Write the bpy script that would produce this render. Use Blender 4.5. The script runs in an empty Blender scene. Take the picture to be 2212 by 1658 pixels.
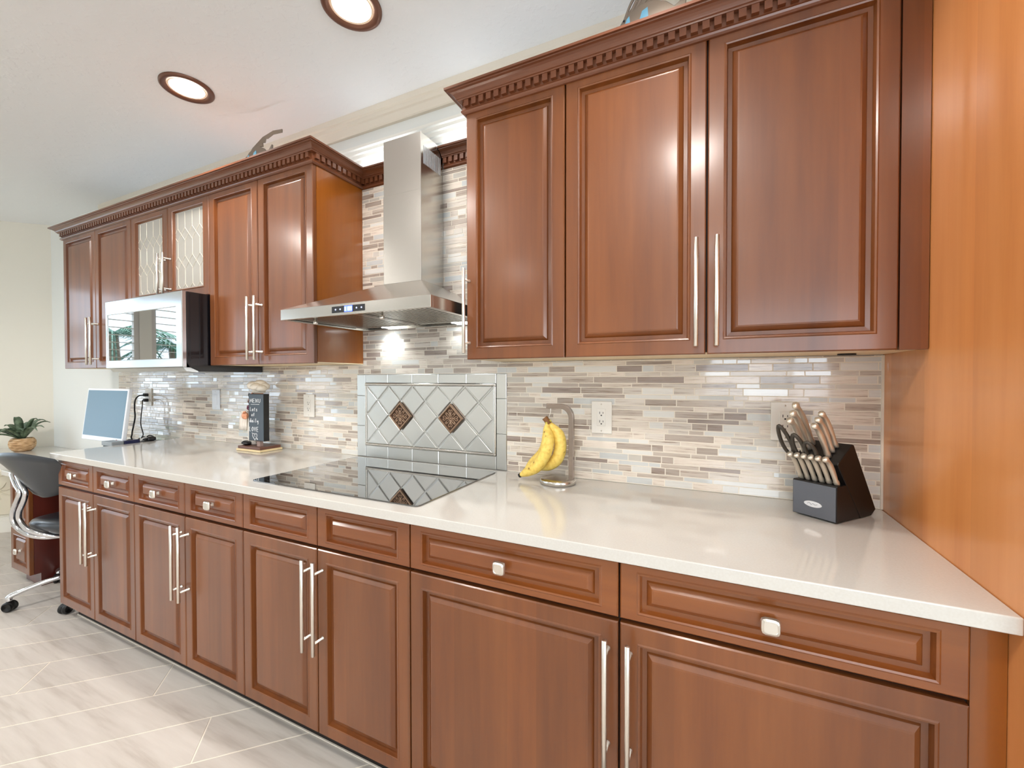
import bpy, math, random
from mathutils import Vector, Matrix
random.seed(7)
PI = math.pi
SC = bpy.context.scene
COL = SC.collection

# ------------------------------------------------------------------ camera
FPX, YAW, PITCH, ROLL = 909.72, math.radians(25.205), math.radians(.786), math.radians(-.0668)
cr = Vector((math.cos(YAW), math.sin(YAW), 0))
cf = Vector((-math.sin(YAW)*math.cos(PITCH), math.cos(YAW)*math.cos(PITCH), -math.sin(PITCH)))
cu = cr.cross(cf)
r2 = cr*math.cos(ROLL) + cu*math.sin(ROLL)
u2 = cu*math.cos(ROLL) - cr*math.sin(ROLL)
cam_d = bpy.data.cameras.new('camera')
cam_d.sensor_fit = 'HORIZONTAL'; cam_d.sensor_width = 36; cam_d.lens = FPX/2212*36
cam_d.clip_start = .02; cam_d.clip_end = 200
cam = bpy.data.objects.new('camera', cam_d); COL.objects.link(cam)
M = Matrix((r2, u2, -cf)).transposed().to_4x4()
M.translation = Vector((0, -1.6293, 1.314))
cam.matrix_world = M
SC.camera = cam

# ------------------------------------------------------------------ view, world, daylight
SC.view_settings.view_transform = 'Standard'
SC.view_settings.look = 'None'
SC.view_settings.gamma = 1
SC.view_settings.use_curve_mapping = False
SC.view_settings.exposure = -0.1
SC.cycles.max_bounces = 10
SC.cycles.sample_clamp_indirect = 6
SC.cycles.caustics_reflective = False
SC.cycles.caustics_refractive = False
SC.cycles.use_denoising = True
W = bpy.data.worlds.new('sky'); SC.world = W; W.use_nodes = True
wb = W.node_tree.nodes['Background']
wb.inputs[0].default_value = (.70, .85, 1, 1); wb.inputs[1].default_value = 5.0

def area(name, loc, direction, sx, sy, energy, color):
    d = bpy.data.lights.new(name, 'AREA'); d.shape = 'RECTANGLE'; d.size = sx; d.size_y = sy
    d.energy = energy; d.color = color
    o = bpy.data.objects.new(name, d); COL.objects.link(o); o.location = loc
    o.rotation_euler = Vector(direction).to_track_quat('-Z', 'Y').to_euler()
    return o
# daylight falling in through the window openings (left wall, right wall); the lamp behind the camera is added fill
area('daylight_left_window', (-7.9, -2.6, 3.9), (1, 0, -1.0), 3.2, 1.6, 420, (.80, .90, 1))
area('front_fill_light', (.9, -4.72, 1.55), (0, 1, 0), 2.1, 1.3, 20, (1, .97, .93))
area('daylight_right_window', (3.1, -2.6, 1.5), (-1, 0, 0), 2.0, 1.3, 50, (1, .96, .9))

# ------------------------------------------------------------------ materials
def lin(c):
    return tuple(((v/255)/12.92 if v <= 10 else (((v/255)+.055)/1.055)**2.4) for v in c) + (1,)
MATS = {}
def mat(name, rgb=(200,200,200), rough=.5, metal=0, coat=0, coat_r=.05, spec=.5, emit=None, es=0, trans=0, alpha=1, aniso=0):
    m = bpy.data.materials.new(name); m.use_nodes = True
    b = m.node_tree.nodes['Principled BSDF']
    b.inputs['Base Color'].default_value = lin(rgb)
    b.inputs['Roughness'].default_value = rough
    b.inputs['Metallic'].default_value = metal
    b.inputs['Coat Weight'].default_value = coat
    b.inputs['Coat Roughness'].default_value = coat_r
    b.inputs['Specular IOR Level'].default_value = spec
    b.inputs['Transmission Weight'].default_value = trans
    b.inputs['Alpha'].default_value = alpha
    b.inputs['Anisotropic'].default_value = aniso
    if emit: b.inputs['Emission Color'].default_value = lin(emit); b.inputs['Emission Strength'].default_value = es
    MATS[name] = m
    return m
def nodes(m): return m.node_tree.nodes, m.node_tree.links, m.node_tree.nodes['Principled BSDF']
def noise(m, scale, detail=3, vec=None, rough=.5):
    N, L, b = nodes(m)
    n = N.new('ShaderNodeTexNoise'); n.inputs['Scale'].default_value = scale
    n.inputs['Detail'].default_value = detail; n.inputs['Roughness'].default_value = rough
    if vec is None:
        g = N.new('ShaderNodeNewGeometry'); vec = g.outputs['Position']
    L.new(vec, n.inputs['Vector'])
    return n
def mapped(m, scale, rot=(0,0,0), loc=(0,0,0)):
    N, L, b = nodes(m)
    g = N.new('ShaderNodeNewGeometry'); mp = N.new('ShaderNodeMapping')
    mp.inputs['Scale'].default_value = scale; mp.inputs['Rotation'].default_value = rot; mp.inputs['Location'].default_value = loc
    L.new(g.outputs['Position'], mp.inputs['Vector'])
    return mp.outputs['Vector']
def ramp(m, src, stops):
    N, L, b = nodes(m)
    r = N.new('ShaderNodeValToRGB'); e = r.color_ramp.elements
    while len(e) < len(stops): e.new(.5)
    for x, (p, c) in zip(e, stops): x.position = p; x.color = c if len(c) == 4 else lin(c)
    L.new(src, r.inputs['Fac'])
    return r.outputs['Color']
def mixc(m, a, b_, fac, mode='MIX'):
    N, L, b = nodes(m)
    x = N.new('ShaderNodeMix'); x.data_type = 'RGBA'; x.blend_type = mode
    if isinstance(fac, (int, float)): x.inputs[0].default_value = fac
    else: L.new(fac, x.inputs[0])
    for i, s in ((6, a), (7, b_)):
        if isinstance(s, tuple): x.inputs[i].default_value = s
        else: L.new(s, x.inputs[i])
    return x.outputs[2]
def bump(m, src, strength, dist=.002):
    N, L, b = nodes(m)
    x = N.new('ShaderNodeBump'); x.inputs['Strength'].default_value = strength; x.inputs['Distance'].default_value = dist
    L.new(src, x.inputs['Height']); L.new(x.outputs['Normal'], b.inputs['Normal'])

def wood(name, horiz=False, dark=(101,54,22), mid=(118,66,27), lite=(131,77,35), rough=.36, coat=.5, coat_r=.17, boardw=.085):
    m = mat(name, mid, rough, coat=coat, coat_r=coat_r)
    N, L, b = nodes(m)
    sc = (1.2, 6, 16) if horiz else (16, 16, 1.2)
    grain = noise(m, 1.0, 5, mapped(m, sc), .6)
    cloud = noise(m, 1.0, 2, mapped(m, (1.2, 5, 5) if horiz else (5, 5, 1.2)))
    col = ramp(m, grain.outputs['Fac'], [(.25, dark), (.5, mid), (.8, lite)])
    # glued-up boards differ a little in tone
    g = N.new('ShaderNodeNewGeometry'); sx = N.new('ShaderNodeSeparateXYZ'); L.new(g.outputs['Position'], sx.inputs[0])
    ad = N.new('ShaderNodeMath'); ad.operation = 'ADD'
    if horiz: L.new(sx.outputs['Z'], ad.inputs[0]); ad.inputs[1].default_value = 0
    else: L.new(sx.outputs['X'], ad.inputs[0]); L.new(sx.outputs['Y'], ad.inputs[1])
    dv = N.new('ShaderNodeMath'); dv.operation = 'DIVIDE'; L.new(ad.outputs[0], dv.inputs[0]); dv.inputs[1].default_value = boardw
    fl = N.new('ShaderNodeMath'); fl.operation = 'FLOOR'; L.new(dv.outputs[0], fl.inputs[0])
    wn = N.new('ShaderNodeTexWhiteNoise'); wn.noise_dimensions = '1D'; L.new(fl.outputs[0], wn.inputs['W'])
    tone = ramp(m, wn.outputs['Value'], [(0, (.84,.82,.80,1)), (1, (1.12,1.10,1.08,1))])
    col = mixc(m, col, tone, .75, 'MULTIPLY')
    ct = ramp(m, cloud.outputs['Fac'], [(.3, (.86,.82,.80,1)), (.7, (1.08,1.06,1.04,1))])
    col = mixc(m, col, ct, .8, 'MULTIPLY')
    L.new(col, b.inputs['Base Color'])
    return m
WV = wood('cherry_wood_vertical')
WH = wood('cherry_wood_horizontal', True, (108,55,19), (126,69,26), (138,80,33))
WC = wood('crown_wood', True, (102,57,33), (120,69,41), (132,79,49))
WP = wood('cherry_veneer_panel', False, (204,130,70), (218,146,84), (226,156,96), .30, .5, .12, .21)
WS = wood('cherry_side_veneer', False, (130,72,16), (148,84,22), (158,94,30), .3, .5, .12, .21)
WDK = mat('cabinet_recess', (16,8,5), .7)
WIN = mat('maple_interior', (236,214,176), .5)
WDARKRED = wood('cherry_wood_dark', False, (70,22,16), (92,34,24), (104,42,30))

# quartz worktop
QZ = mat('white_quartz', (203,200,194), .10, spec=.55, coat=.25, coat_r=.03)
n_ = noise(QZ, 220, 2); c_ = ramp(QZ, n_.outputs['Fac'], [(.35, (202,198,191)), (.72, (206,203,197))])
QZ.node_tree.links.new(c_, QZ.node_tree.nodes['Principled BSDF'].inputs['Base Color'])

def steel(name, rgb, rough, sc, ani=0):
    m = mat(name, rgb, rough, metal=1, aniso=ani)
    N, L, b = nodes(m)
    n = noise(m, 1, 2, mapped(m, sc))
    r = ramp(m, n.outputs['Fac'], [(.3, (rough*.95,)*3+(1,)), (.7, (rough*1.06,)*3+(1,))])
    L.new(r, b.inputs['Roughness'])
    return m
STEEL = steel('brushed_stainless_steel', (206,202,196), .24, (3, 3, 900))
STEELH = steel('brushed_stainless_horizontal', (212,208,202), .22, (3, 900, 900))
STEELT = steel('stainless_tile', (222,223,221), .30, (60, 3, 400))
MWST = steel('microwave_steel', (218,222,226), .16, (3, 3, 700))
NICKEL = mat('satin_nickel', (232,227,218), .28, metal=1)
CHROME = mat('polished_chrome', (225,225,228), .07, metal=1)
STEELDK = mat('dark_steel', (120,118,112), .3, metal=1)
BRONZE = mat('bronze_medallion', (176,146,122), .35, metal=.75)
BRONZED = mat('bronze_recess', (84,62,48), .5, metal=.5)
n_ = noise(BRONZE, 180, 3)
BGLASS = mat('black_ceramic_glass', (10,9,9), .03, spec=.9, coat=1, coat_r=.01)
BGLASS.node_tree.nodes['Principled BSDF'].inputs['IOR'].default_value = 2.0
BMIRROR = mat('mirror_black_glass', (24,28,32), .02, metal=.0, spec=1, coat=1, coat_r=.0)
BMIRROR.node_tree.nodes['Principled BSDF'].inputs['IOR'].default_value = 2.6
BLACK = mat('black_plastic', (16,16,20), .35)
BLKSAT = mat('black_satin_enamel', (14,14,18), .22, coat=.4, coat_r=.12)
BLKWOOD = mat('black_painted_wood', (24,22,22), .42, spec=.4)
CHARC = mat('charcoal_front_plate', (96,98,104), .38, metal=.25)
LEATHER = mat('black_leather', (44,48,54), .33, coat=.2, coat_r=.2)
WHITEP = mat('white_plastic', (238,234,226), .35)
WHITEB = mat('white_bluish_plastic', (232,236,242), .3)
DARKSLOT = mat('dark_slot', (20,16,14), .6)
PLUGB = mat('black_rubber', (14,14,14), .5)
SCREEN = mat('monitor_screen', (84,118,138), .30, spec=.35, coat=.0, coat_r=.15)  # bluish window reflection is put into the screen colour
n_ = noise(SCREEN, 1.2, 1)
YEL = mat('banana_peel', (240,208,96), .48)
n_ = noise(YEL, 70, 4); c_ = ramp(YEL, n_.outputs['Fac'], [(.26, (120,84,30)), (.31, (222,184,86)), (.5, (240,208,104)), (.75, (244,220,126))])
YEL.node_tree.links.new(c_, YEL.node_tree.nodes['Principled BSDF'].inputs['Base Color'])
BANSTEM = mat('banana_stem', (126,84,44), .6)
BANGREEN = mat('banana_neck', (206,196,92), .5)
LEAF = mat('agave_leaf', (92,112,88), .5)
n_ = noise(LEAF, 30, 2); c_ = ramp(LEAF, n_.outputs['Fac'], [(.3, (58,78,54)), (.7, (120,140,112))])
LEAF.node_tree.links.new(c_, LEAF.node_tree.nodes['Principled BSDF'].inputs['Base Color'])
SOIL = mat('dark_soil', (28,24,20), .9)
POT = mat('rope_textured_pot', (196,156,112), .8)
n_ = noise(POT, 1, 4, mapped(POT, (22, 22, 120))); c_ = ramp(POT, n_.outputs['Fac'], [(.3, (130,96,62)), (.5, (204,164,120)), (.7, (230,204,168))])
POT.node_tree.links.new(c_, POT.node_tree.nodes['Principled BSDF'].inputs['Base Color']); bump(POT, n_.outputs['Fac'], .8, .004)
FROST = mat('leaded_glass', (180,176,168), .12, spec=.6, coat=.5, coat_r=.05)
n_ = noise(FROST, 14, 2); bump(FROST, n_.outputs['Fac'], .12, .002)
CAME = mat('glass_lead_line', (232,226,212), .3, metal=.3)
PAINT = mat('wall_paint', (232,233,229), .75)
PAINTL = mat('wall_paint_left', (232,228,216), .75)
CEIL = mat('ceiling_paint', (240,241,241), .85)
n_ = noise(CEIL, 26, 4); c_ = ramp(CEIL, n_.outputs['Fac'], [(.52, (0,0,0,1)), (.60, (1,1,1,1))]); bump(CEIL, c_, .16, .003)
TRIMW = mat('white_trim_paint', (242,240,232), .4)
BRZTRIM = mat('oil_rubbed_trim', (112,76,60), .38, metal=.5)
BAFFLE = mat('lamp_inner_cone', (250,226,200), .4)
GLOW = mat('lamp_lens', (255,250,240), .5, emit=(255,240,220), es=9)
LEDM = mat('led_strip_diodes', (255,255,255), .5, emit=(235,244,255), es=9)
HOODL = mat('hood_lamp_lens', (255,255,255), .5, emit=(240,250,255), es=14)
LCD = mat('blue_display_light', (40,60,255), .5, emit=(70,90,255), es=5)
LCDW = mat('display_digits', (220,240,255), .5, emit=(200,230,255), es=6)
GROUT = mat('cream_grout', (240,232,218), .8)
# mosaic tiles
def tilemat(name, rough, streak, coat):
    m = mat(name, (200,190,178), rough, coat=coat, coat_r=.04, spec=.6)
    N, L, b = nodes(m)
    a = N.new('ShaderNodeAttribute'); a.attribute_name = 'tone'
    ob = mapped(m, (9, 9, 190))
    ad = N.new('ShaderNodeVectorMath'); ad.operation = 'ADD'; L.new(ob, ad.inputs[0]); L.new(a.outputs['Color'], ad.inputs[1])
    n = noise(m, 1, 5, ad.outputs[0], .65)
    r = ramp(m, n.outputs['Fac'], [(.33, (.40,.31,.26,1)), (.41, (.80,.76,.72,1)), (.52, (1,1,1,1)), (.75, (1.08,1.08,1.08,1))])
    col = mixc(m, a.outputs['Color'], r, streak, 'MULTIPLY')
    L.new(col, b.inputs['Base Color'])
    return m
TS = tilemat('streaked_stone_tile', .16, .85, .3)
TG = tilemat('glass_tile', .05, .16, .8)
# plank floor tile
FT = mat('wood_look_floor_tile', (196,184,170), .34, spec=.45)
N, L, b = nodes(FT)
a_ = N.new('ShaderNodeAttribute'); a_.attribute_name = 'tone'
mp = mapped(FT, (2.2, 26, 1), (0, 0, -PI/4))
ad_ = N.new('ShaderNodeVectorMath'); ad_.operation = 'ADD'; L.new(mp, ad_.inputs[0]); L.new(a_.outputs['Color'], ad_.inputs[1])
n_ = noise(FT, 1, 5, ad_.outputs[0], .6)
r_ = ramp(FT, n_.outputs['Fac'], [(.28, (.70,.66,.62,1)), (.46, (.93,.91,.89,1)), (.7, (1.05,1.04,1.03,1))])
L.new(mixc(FT, a_.outputs['Color'], r_, .8, 'MULTIPLY'), b.inputs['Base Color'])
FGROUT = mat('floor_grout', (240,232,218), .85)

# ------------------------------------------------------------------ mesh helpers
def wl(p):
    v = Vector((0,0,0))
    while p is not None: v += p.location; p = p.parent
    return v
class MB:
    def __init__(s): s.v = []; s.f = []; s.m = []; s.c = []; s.sm = []
    def add(s, vs, fs, mi=0, col=None, smooth=False):
        o = len(s.v); s.v += [tuple(v) for v in vs]
        for f in fs: s.f.append(tuple(i+o for i in f)); s.m.append(mi); s.c.append(col); s.sm.append(smooth)
        return s
    def box(s, x0, x1, y0, y1, z0, z1, mi=0, col=None, T=None):
        vs = [Vector((x,y,z)) for z in (z0,z1) for y in (y0,y1) for x in (x0,x1)]
        if T: vs = [T(v) for v in vs]
        fs = [(0,2,3,1),(4,5,7,6),(0,1,5,4),(2,6,7,3),(0,4,6,2),(1,3,7,5)]
        return s.add(vs, fs, mi, col)
    def prism(s, pts, axis, a, b_, mi=0, T=None):
        """pts: 2D polygon; axis: extrusion axis; a..b range"""
        def mk(p, t):
            if axis == 'x': v = Vector((t, p[0], p[1]))
            elif axis == 'y': v = Vector((p[0], t, p[1]))
            else: v = Vector((p[0], p[1], t))
            return T(v) if T else v
        n = len(pts)
        vs = [mk(p, a) for p in pts] + [mk(p, b_) for p in pts]
        fs = [tuple(range(n))[::-1], tuple(range(n, 2*n))] + [(i, (i+1) % n, n+(i+1) % n, n+i) for i in range(n)]
        return s.add(vs, fs, mi)
    def lathe(s, prof, c=(0,0,0), seg=24, axis='z', mi=0, T=None, smooth=True, cap=True, n4=None):
        vs = []; fs = []
        for (r, h) in prof:
            for k in range(seg):
                a = 2*PI*k/seg
                if n4:  # rounded-square section
                    e = n4; ca, sa = math.cos(a), math.sin(a)
                    q = (abs(ca)**e + abs(sa)**e)**(-1/e)
                    p = (r*q*ca, r*q*sa)
                else: p = (r*math.cos(a), r*math.sin(a))
                v = {'z': (p[0], p[1], h), 'y': (p[0], h, p[1]), 'x': (h, p[0], p[1])}[axis]
                v = Vector(v) + Vector(c); vs.append(T(v) if T else v)
        for i in range(len(prof)-1):
            for k in range(seg):
                k2 = (k+1) % seg
                fs.append((i*seg+k, i*seg+k2, (i+1)*seg+k2, (i+1)*seg+k))
        if cap:
            fs.append(tuple(range(seg))[::-1]); fs.append(tuple(range((len(prof)-1)*seg, len(prof)*seg)))
        return s.add(vs, fs, mi, None, smooth)
    def tube(s, pts, r, seg=10, mi=0, flat=1.0, smooth=True, rs=None, closed=False, up=None):
        P = [Vector(p) for p in pts]; n = len(P); vs = []; fs = []
        prev = None
        for i, p in enumerate(P):
            if closed: t = (P[(i+1) % n]-P[i-1]).normalized()
            else: t = (P[min(i+1,n-1)]-P[max(i-1,0)]).normalized()
            if prev is None:
                h = Vector(up) if up else (Vector((0,0,1)) if abs(t.z) < .9 else Vector((1,0,0)))
                a = t.cross(h).normalized()
            else:
                a = (prev - t*prev.dot(t)).normalized()
            prev = a; b_ = t.cross(a)
            rr = rs[i] if rs else r
            for k in range(seg):
                th = 2*PI*k/seg
                vs.append(p + a*math.cos(th)*rr + b_*math.sin(th)*rr*flat)
        m_ = n if closed else n-1
        for i in range(m_):
            j = (i+1) % n
            for k in range(seg):
                k2 = (k+1) % seg
                fs.append((i*seg+k, i*seg+k2, j*seg+k2, j*seg+k))
        if not closed:
            fs.append(tuple(range(seg))[::-1]); fs.append(tuple(range((n-1)*seg, n*seg)))
        return s.add(vs, fs, mi, None, smooth)
    def ball(s, c, r, sx=1, sy=1, sz=1, seg=18, rings=10, mi=0, T=None):
        vs = []; fs = []
        for i in range(rings+1):
            a = PI*i/rings
            for k in range(seg):
                b_ = 2*PI*k/seg
                v = Vector((c[0]+r*sx*math.sin(a)*math.cos(b_), c[1]+r*sy*math.sin(a)*math.sin(b_), c[2]+r*sz*math.cos(a)))
                vs.append(T(v) if T else v)
        for i in range(rings):
            for k in range(seg):
                k2 = (k+1) % seg
                fs.append((i*seg+k, (i+1)*seg+k, (i+1)*seg+k2, i*seg+k2))
        return s.add(vs, fs, mi, None, True)
    def build(s, name, mats, parent=None, bevel=0, seg=2, auto=False, loc=None):
        o0 = wl(parent) if parent else Vector((0,0,0))
        me = bpy.data.meshes.new(name)
        if loc is None and parent is None:
            xs = [v[0] for v in s.v]; ys = [v[1] for v in s.v]; zs = [v[2] for v in s.v]
            base = Vector(((min(xs)+max(xs))/2, (min(ys)+max(ys))/2, min(zs)))
        else: base = Vector((0,0,0))
        off = o0 + base
        me.from_pydata([tuple(Vector(v)-off) for v in s.v], [], s.f)
        if not isinstance(mats, (list, tuple)): mats = [mats]
        for m in mats: me.materials.append(m)
        me.polygons.foreach_set('material_index', s.m)
        me.polygons.foreach_set('use_smooth', s.sm)
        if any(c is not None for c in s.c):
            at = me.color_attributes.new('tone', 'FLOAT_COLOR', 'CORNER')
            for p, c in zip(me.polygons, s.c):
                for li in p.loop_indices: at.data[li].color = c or (1,1,1,1)
        me.validate(); me.update()
        o = bpy.data.objects.new(name, me); COL.objects.link(o)
        o.location = base
        if parent is not None: o.parent = parent
        if bevel:
            b_ = o.modifiers.new('bevel', 'BEVEL'); b_.width = bevel; b_.segments = seg; b_.limit_method = 'ANGLE'; b_.angle_limit = math.radians(40)
            b_.harden_normals = False
        return o
def thing(name, label, cat, loc=(0,0,0), group=None):
    o = bpy.data.objects.new(name, None); COL.objects.link(o); o.location = loc
    o.empty_display_size = .05
    o['label'] = label; o['category'] = cat
    if group: o['group'] = group
    return o
def tag(o, label, cat, group=None):
    o['label'] = label; o['category'] = cat
    if group: o['group'] = group
    return o
def struct(o): o['kind'] = 'structure'; return o
def dup(root, loc, label=None):
    r = root.copy(); COL.objects.link(r); r.location = loc
    if label: r['label'] = label
    def rec(a, b_):
        for ch in list(a.children):
            c = ch.copy(); COL.objects.link(c); c.parent = b_; rec(ch, c)
    rec(root, r)
    return r
def arc(cx, cy, r, a0, a1, n=8): return [(cx+r*math.cos(a0+(a1-a0)*i/n), cy+r*math.sin(a0+(a1-a0)*i/n)) for i in range(n+1)]
def spl(pts, n=6):
    """catmull-rom"""
    P = [Vector(p) for p in pts]; P = [P[0]*2-P[1]] + P + [P[-1]*2-P[-2]]; out = []
    for i in range(1, len(P)-2):
        for k in range(n):
            t = k/n; a, b_, c, d = P[i-1:i+3]
            out.append(.5*((2*b_)+(c-a)*t+(2*a-5*b_+4*c-d)*t*t+(3*b_-a-3*c+d)*t**3))
    out.append(P[-2]); return out

# ------------------------------------------------------------------ room shell
CZ = 2.66
def clip_rect(poly, x0, x1, y0, y1):
    def cl(p, f, inter):
        out = []
        for i in range(len(p)):
            a, b_ = p[i-1], p[i]
            if f(b_):
                if not f(a): out.append(inter(a, b_))
                out.append(b_)
            elif f(a): out.append(inter(a, b_))
        return out
    def ix(v): return lambda a, b_: (v, a[1]+(b_[1]-a[1])*(v-a[0])/(b_[0]-a[0]))
    def iy(v): return lambda a, b_: (a[0]+(b_[0]-a[0])*(v-a[1])/(b_[1]-a[1]), v)
    for f, g in ((lambda p: p[0] >= x0, ix(x0)), (lambda p: p[0] <= x1, ix(x1)), (lambda p: p[1] >= y0, iy(y0)), (lambda p: p[1] <= y1, iy(y1))):
        if poly: poly = cl(poly, f, g)
    return poly
RX0, RX1, RY0, RY1 = -6.1, 3.0, -4.6, .01
fl = MB(); fl.box(RX0-.15, RX1+.1, RY0-.1, RY1+.1, -.05, -.0015, 1)
pw, pl_, gp = .2102, 1.2, .0030
roff = {0: -1.705, -1: -1.49, -2: -1.968, -3: -2.515}
for k in range(-30, 30):
    s0 = -.767 + pw*k
    t0 = roff.get(k, (k*.473) % pl_)
    for j in range(-8, 8):
        ta, tb = t0 + j*pl_ + gp, t0 + (j+1)*pl_ - gp
        sa, sb = s0 + gp, s0 + pw - gp
        q = 1/math.sqrt(2)
        poly = [((s+t)*q, (t-s)*q) for s, t in ((sa,ta),(sb,ta),(sb,tb),(sa,tb))]
        poly = clip_rect(poly, RX0, RX1, RY0, RY1)
        if len(poly) < 3: continue
        g = random.uniform(-6, 6); c = lin((209+g*.8, 203+g*.8, 196+g*.8))
        n = len(poly)
        fl.add([(x, y, 0) for x, y in poly] + [(x, y, -.002) for x, y in poly],
               [tuple(range(n))[::-1] if False else tuple(range(n))] + [(i, n+i, n+(i+1) % n, (i+1) % n) for i in range(n)], 0, c)
struct(fl.build('floor', [FT, FGROUT]))
cm = MB().box(RX0-.15, RX1+.1, RY0-.1, RY1+.1, CZ, CZ+.08)
struct(cm.build('ceiling', CEIL))
struct(MB().box(-5.25, RX1+.1, RY1, RY1+.1, 0, CZ).build('wall_back', PAINT))
# the corner is cut at 45 degrees on the left
ql = MB(); ql.prism([(-5.25, .01), (-6.1, -.84), (-6.2, -.84), (-6.2, .11), (-5.25, .11)], 'z', 0, CZ)
struct(ql.build('wall_corner', PAINTL))
def wall_x(x0, x1, ys, zlo, zhi):
    """wall in the YZ plane with openings [(y0,y1,z0,z1)]"""
    m = MB(); ya, yb = ys[0], ys[1]
    cur = ya
    for (a, b_, c, d) in sorted(ys[2]):
        m.box(x0, x1, cur, a, zlo, zhi); m.box(x0, x1, a, b_, zlo, c) if c > zlo else None; m.box(x0, x1, a, b_, d, zhi); cur = b_
    m.box(x0, x1, cur, yb, zlo, zhi); return m
def wall_y(y0, y1, xs, zlo, zhi):
    m = MB(); cur = xs[0]
    for (a, b_, c, d) in sorted(xs[2]):
        m.box(cur, a, y0, y1, zlo, zhi); m.box(a, b_, y0, y1, zlo, c) if c > zlo else None; m.box(a, b_, y0, y1, d, zhi); cur = b_
    m.box(cur, xs[1], y0, y1, zlo, zhi); return m
struct(wall_x(-6.2, -6.1, (RY0, -.84, [(-3.95, -3.05, .45, 2.3), (-2.86, -1.96, .45, 2.3), (-1.84, -.94, .45, 2.3)]), 0, CZ).build('wall_left', PAINTL))
struct(wall_y(RY0-.1, RY0, (RX0-.1, RX1+.1, [(-.1, 1.9, .95, 2.15)]), 0, CZ).build('wall_front', PAINT))
struct(wall_x(3.0, 3.1, (RY0, .01, [(-3.6, -1.6, .9, 2.1)]), 0, CZ).build('wall_right', PAINT))
SHUT = mat('shutter_paint', (206,200,192), .4)
def window_x(idx, x, y0, y1, z0, z1, louv, dirx):
    f = MB(); w = .05; xa, xb = (x-.02, x+.03)
    f.box(xa, xb, y0, y0+w, z0, z1); f.box(xa, xb, y1-w, y1, z0, z1); f.box(xa, xb, y0, y1, z0, z0+w); f.box(xa, xb, y0, y1, z1-w, z1)
    o = struct(f.build('window_%d' % idx, SHUT))
    if louv:
        l = MB(); z = z0+w+.04
        while z < z1-w-.03:
            l.box(x-.025, x+.035, y0+w, y1-w, z-.003, z+.003, T=None); z += .085
        p = l.build('louvers', SHUT, o)
        r = MB(); ym = (y0+y1)/2; r.box(x+.035, x+.043, ym-.006, ym+.006, z0+w, z1-w); r.build('tilt_rod', SHUT, o)
    return o
def window_y(idx, y, x0, x1, z0, z1, mull):
    f = MB(); w = .06; ya, yb = y-.04, y+.02
    f.box(x0, x0+w, ya, yb, z0, z1); f.box(x1-w, x1, ya, yb, z0, z1); f.box(x0, x1, ya, yb, z0, z0+w); f.box(x0, x1, ya, yb, z1-w, z1)
    for k in range(1, mull): xm = x0+(x1-x0)*k/mull; f.box(xm-w/2, xm+w/2, ya, yb, z0, z1)
    return struct(f.build('window_%d' % idx, TRIMW))
window_x(1, -6.14, -1.84, -.94, .45, 2.3, True, 1)
window_x(2, -6.14, -2.86, -1.96, .45, 2.3, True, 1)
window_x(3, -6.14, -3.95, -3.05, .45, 2.3, True, 1)
window_y(4, RY0-.03, -.1, 1.9, .95, 2.15, 2)  # unseen window added to hold the front fill lamp
f = window_x(5, 3.04, -3.6, -1.6, .9, 2.1, False, -1)

# ceiling band above the cabinets, window-like cornice boards
tb = MB()
tb.prism([(.01,2.560),(-.006,2.560),(-.010,2.566),(-.012,2.600),(-.018,2.606),(-.018,2.625),(-.026,2.632),(-.026,2.66),(.01,2.66)], 'x', -4.3, RX1)
struct(tb.build('trim_1', mat('cream_cornice', (226,216,200), .6)))
tb = MB()
tb.prism([(.01,2.400),(-.004,2.400),(-.004,2.424),(-.012,2.428),(-.012,2.446),(-.020,2.450),(-.020,2.466),(-.028,2.470),(-.028,2.484),(.01,2.484)], 'x', -1.95, RX1)
struct(tb.build('trim_2', TRIMW))
# baseboards
bb = MB(); bb.prism([(-5.25,.01),(-6.1,-.84),(-6.09,-.853),(-5.238,-.003)], 'z', 0, .13); bb.prism([(-5.24,.0),(-6.09,-.85),(-6.084,-.858),(-5.232,-.006)], 'z', 0, .10)
struct(bb.build('baseboard_corner', TRIMW))
struct(MB().box(-6.1, -6.087, RY0, -.86, 0, .13).build('baseboard_left', TRIMW, bevel=.003))
struct(MB().box(RX0+.02, 3.0, RY0, RY0+.013, 0, .13).build('baseboard_front', TRIMW, bevel=.003))

# ------------------------------------------------------------------ doors, drawers, handles
def panel_loops(m, x0, x1, z0, z1, y, loops, mi_edge=0, mi_field=0, close_back=True):
    """nested rectangles: (ix, iz, depth behind front plane y). faces toward -y"""
    vs = []; fs = []; ms = []
    for (ix, iz, d) in loops:
        yy = y + d
        vs += [(x0+ix, yy, z0+iz), (x1-ix, yy, z0+iz), (x1-ix, yy, z1-iz), (x0+ix, yy, z1-iz)]
    n = len(loops)
    for i in range(n-1):
        a = i*4; b_ = a+4
        for k in range(4):
            k2 = (k+1) % 4
            fs.append((a+k, a+k2, b_+k2, b_+k))
    fs.append(tuple((n-1)*4+k for k in range(4)))
    if close_back: fs.append((3,2,1,0))
    m.add(vs, fs[:-2] if close_back else fs[:-1], mi_edge)
    m.add([vs[i] for i in fs[-2 if close_back else -1]], [(0,1,2,3)], mi_field)
    if close_back: m.add([vs[3], vs[2], vs[1], vs[0]], [(0,1,2,3)], mi_edge)
def door_loops(sx=.044, sz=.044, f=1.0, g=1.0):
    return [(0,0,.020),(0,0,.003),(.003,.003,0),(sx-.004,sz-.004,0),(sx-.001,sz-.001,-.0022),(sx+.003,sz+.003,-.0008),(sx+.0045,sz+.0045,.007),(sx+.0065,sz+.0065,.0135),
            (sx+.017*f,sz+.017*g,.0140),(sx+.020*f,sz+.020*g,.0100),(sx+.030*f,sz+.030*g,.0015),(sx+.034*f,sz+.034*g,.0008)]
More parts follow.
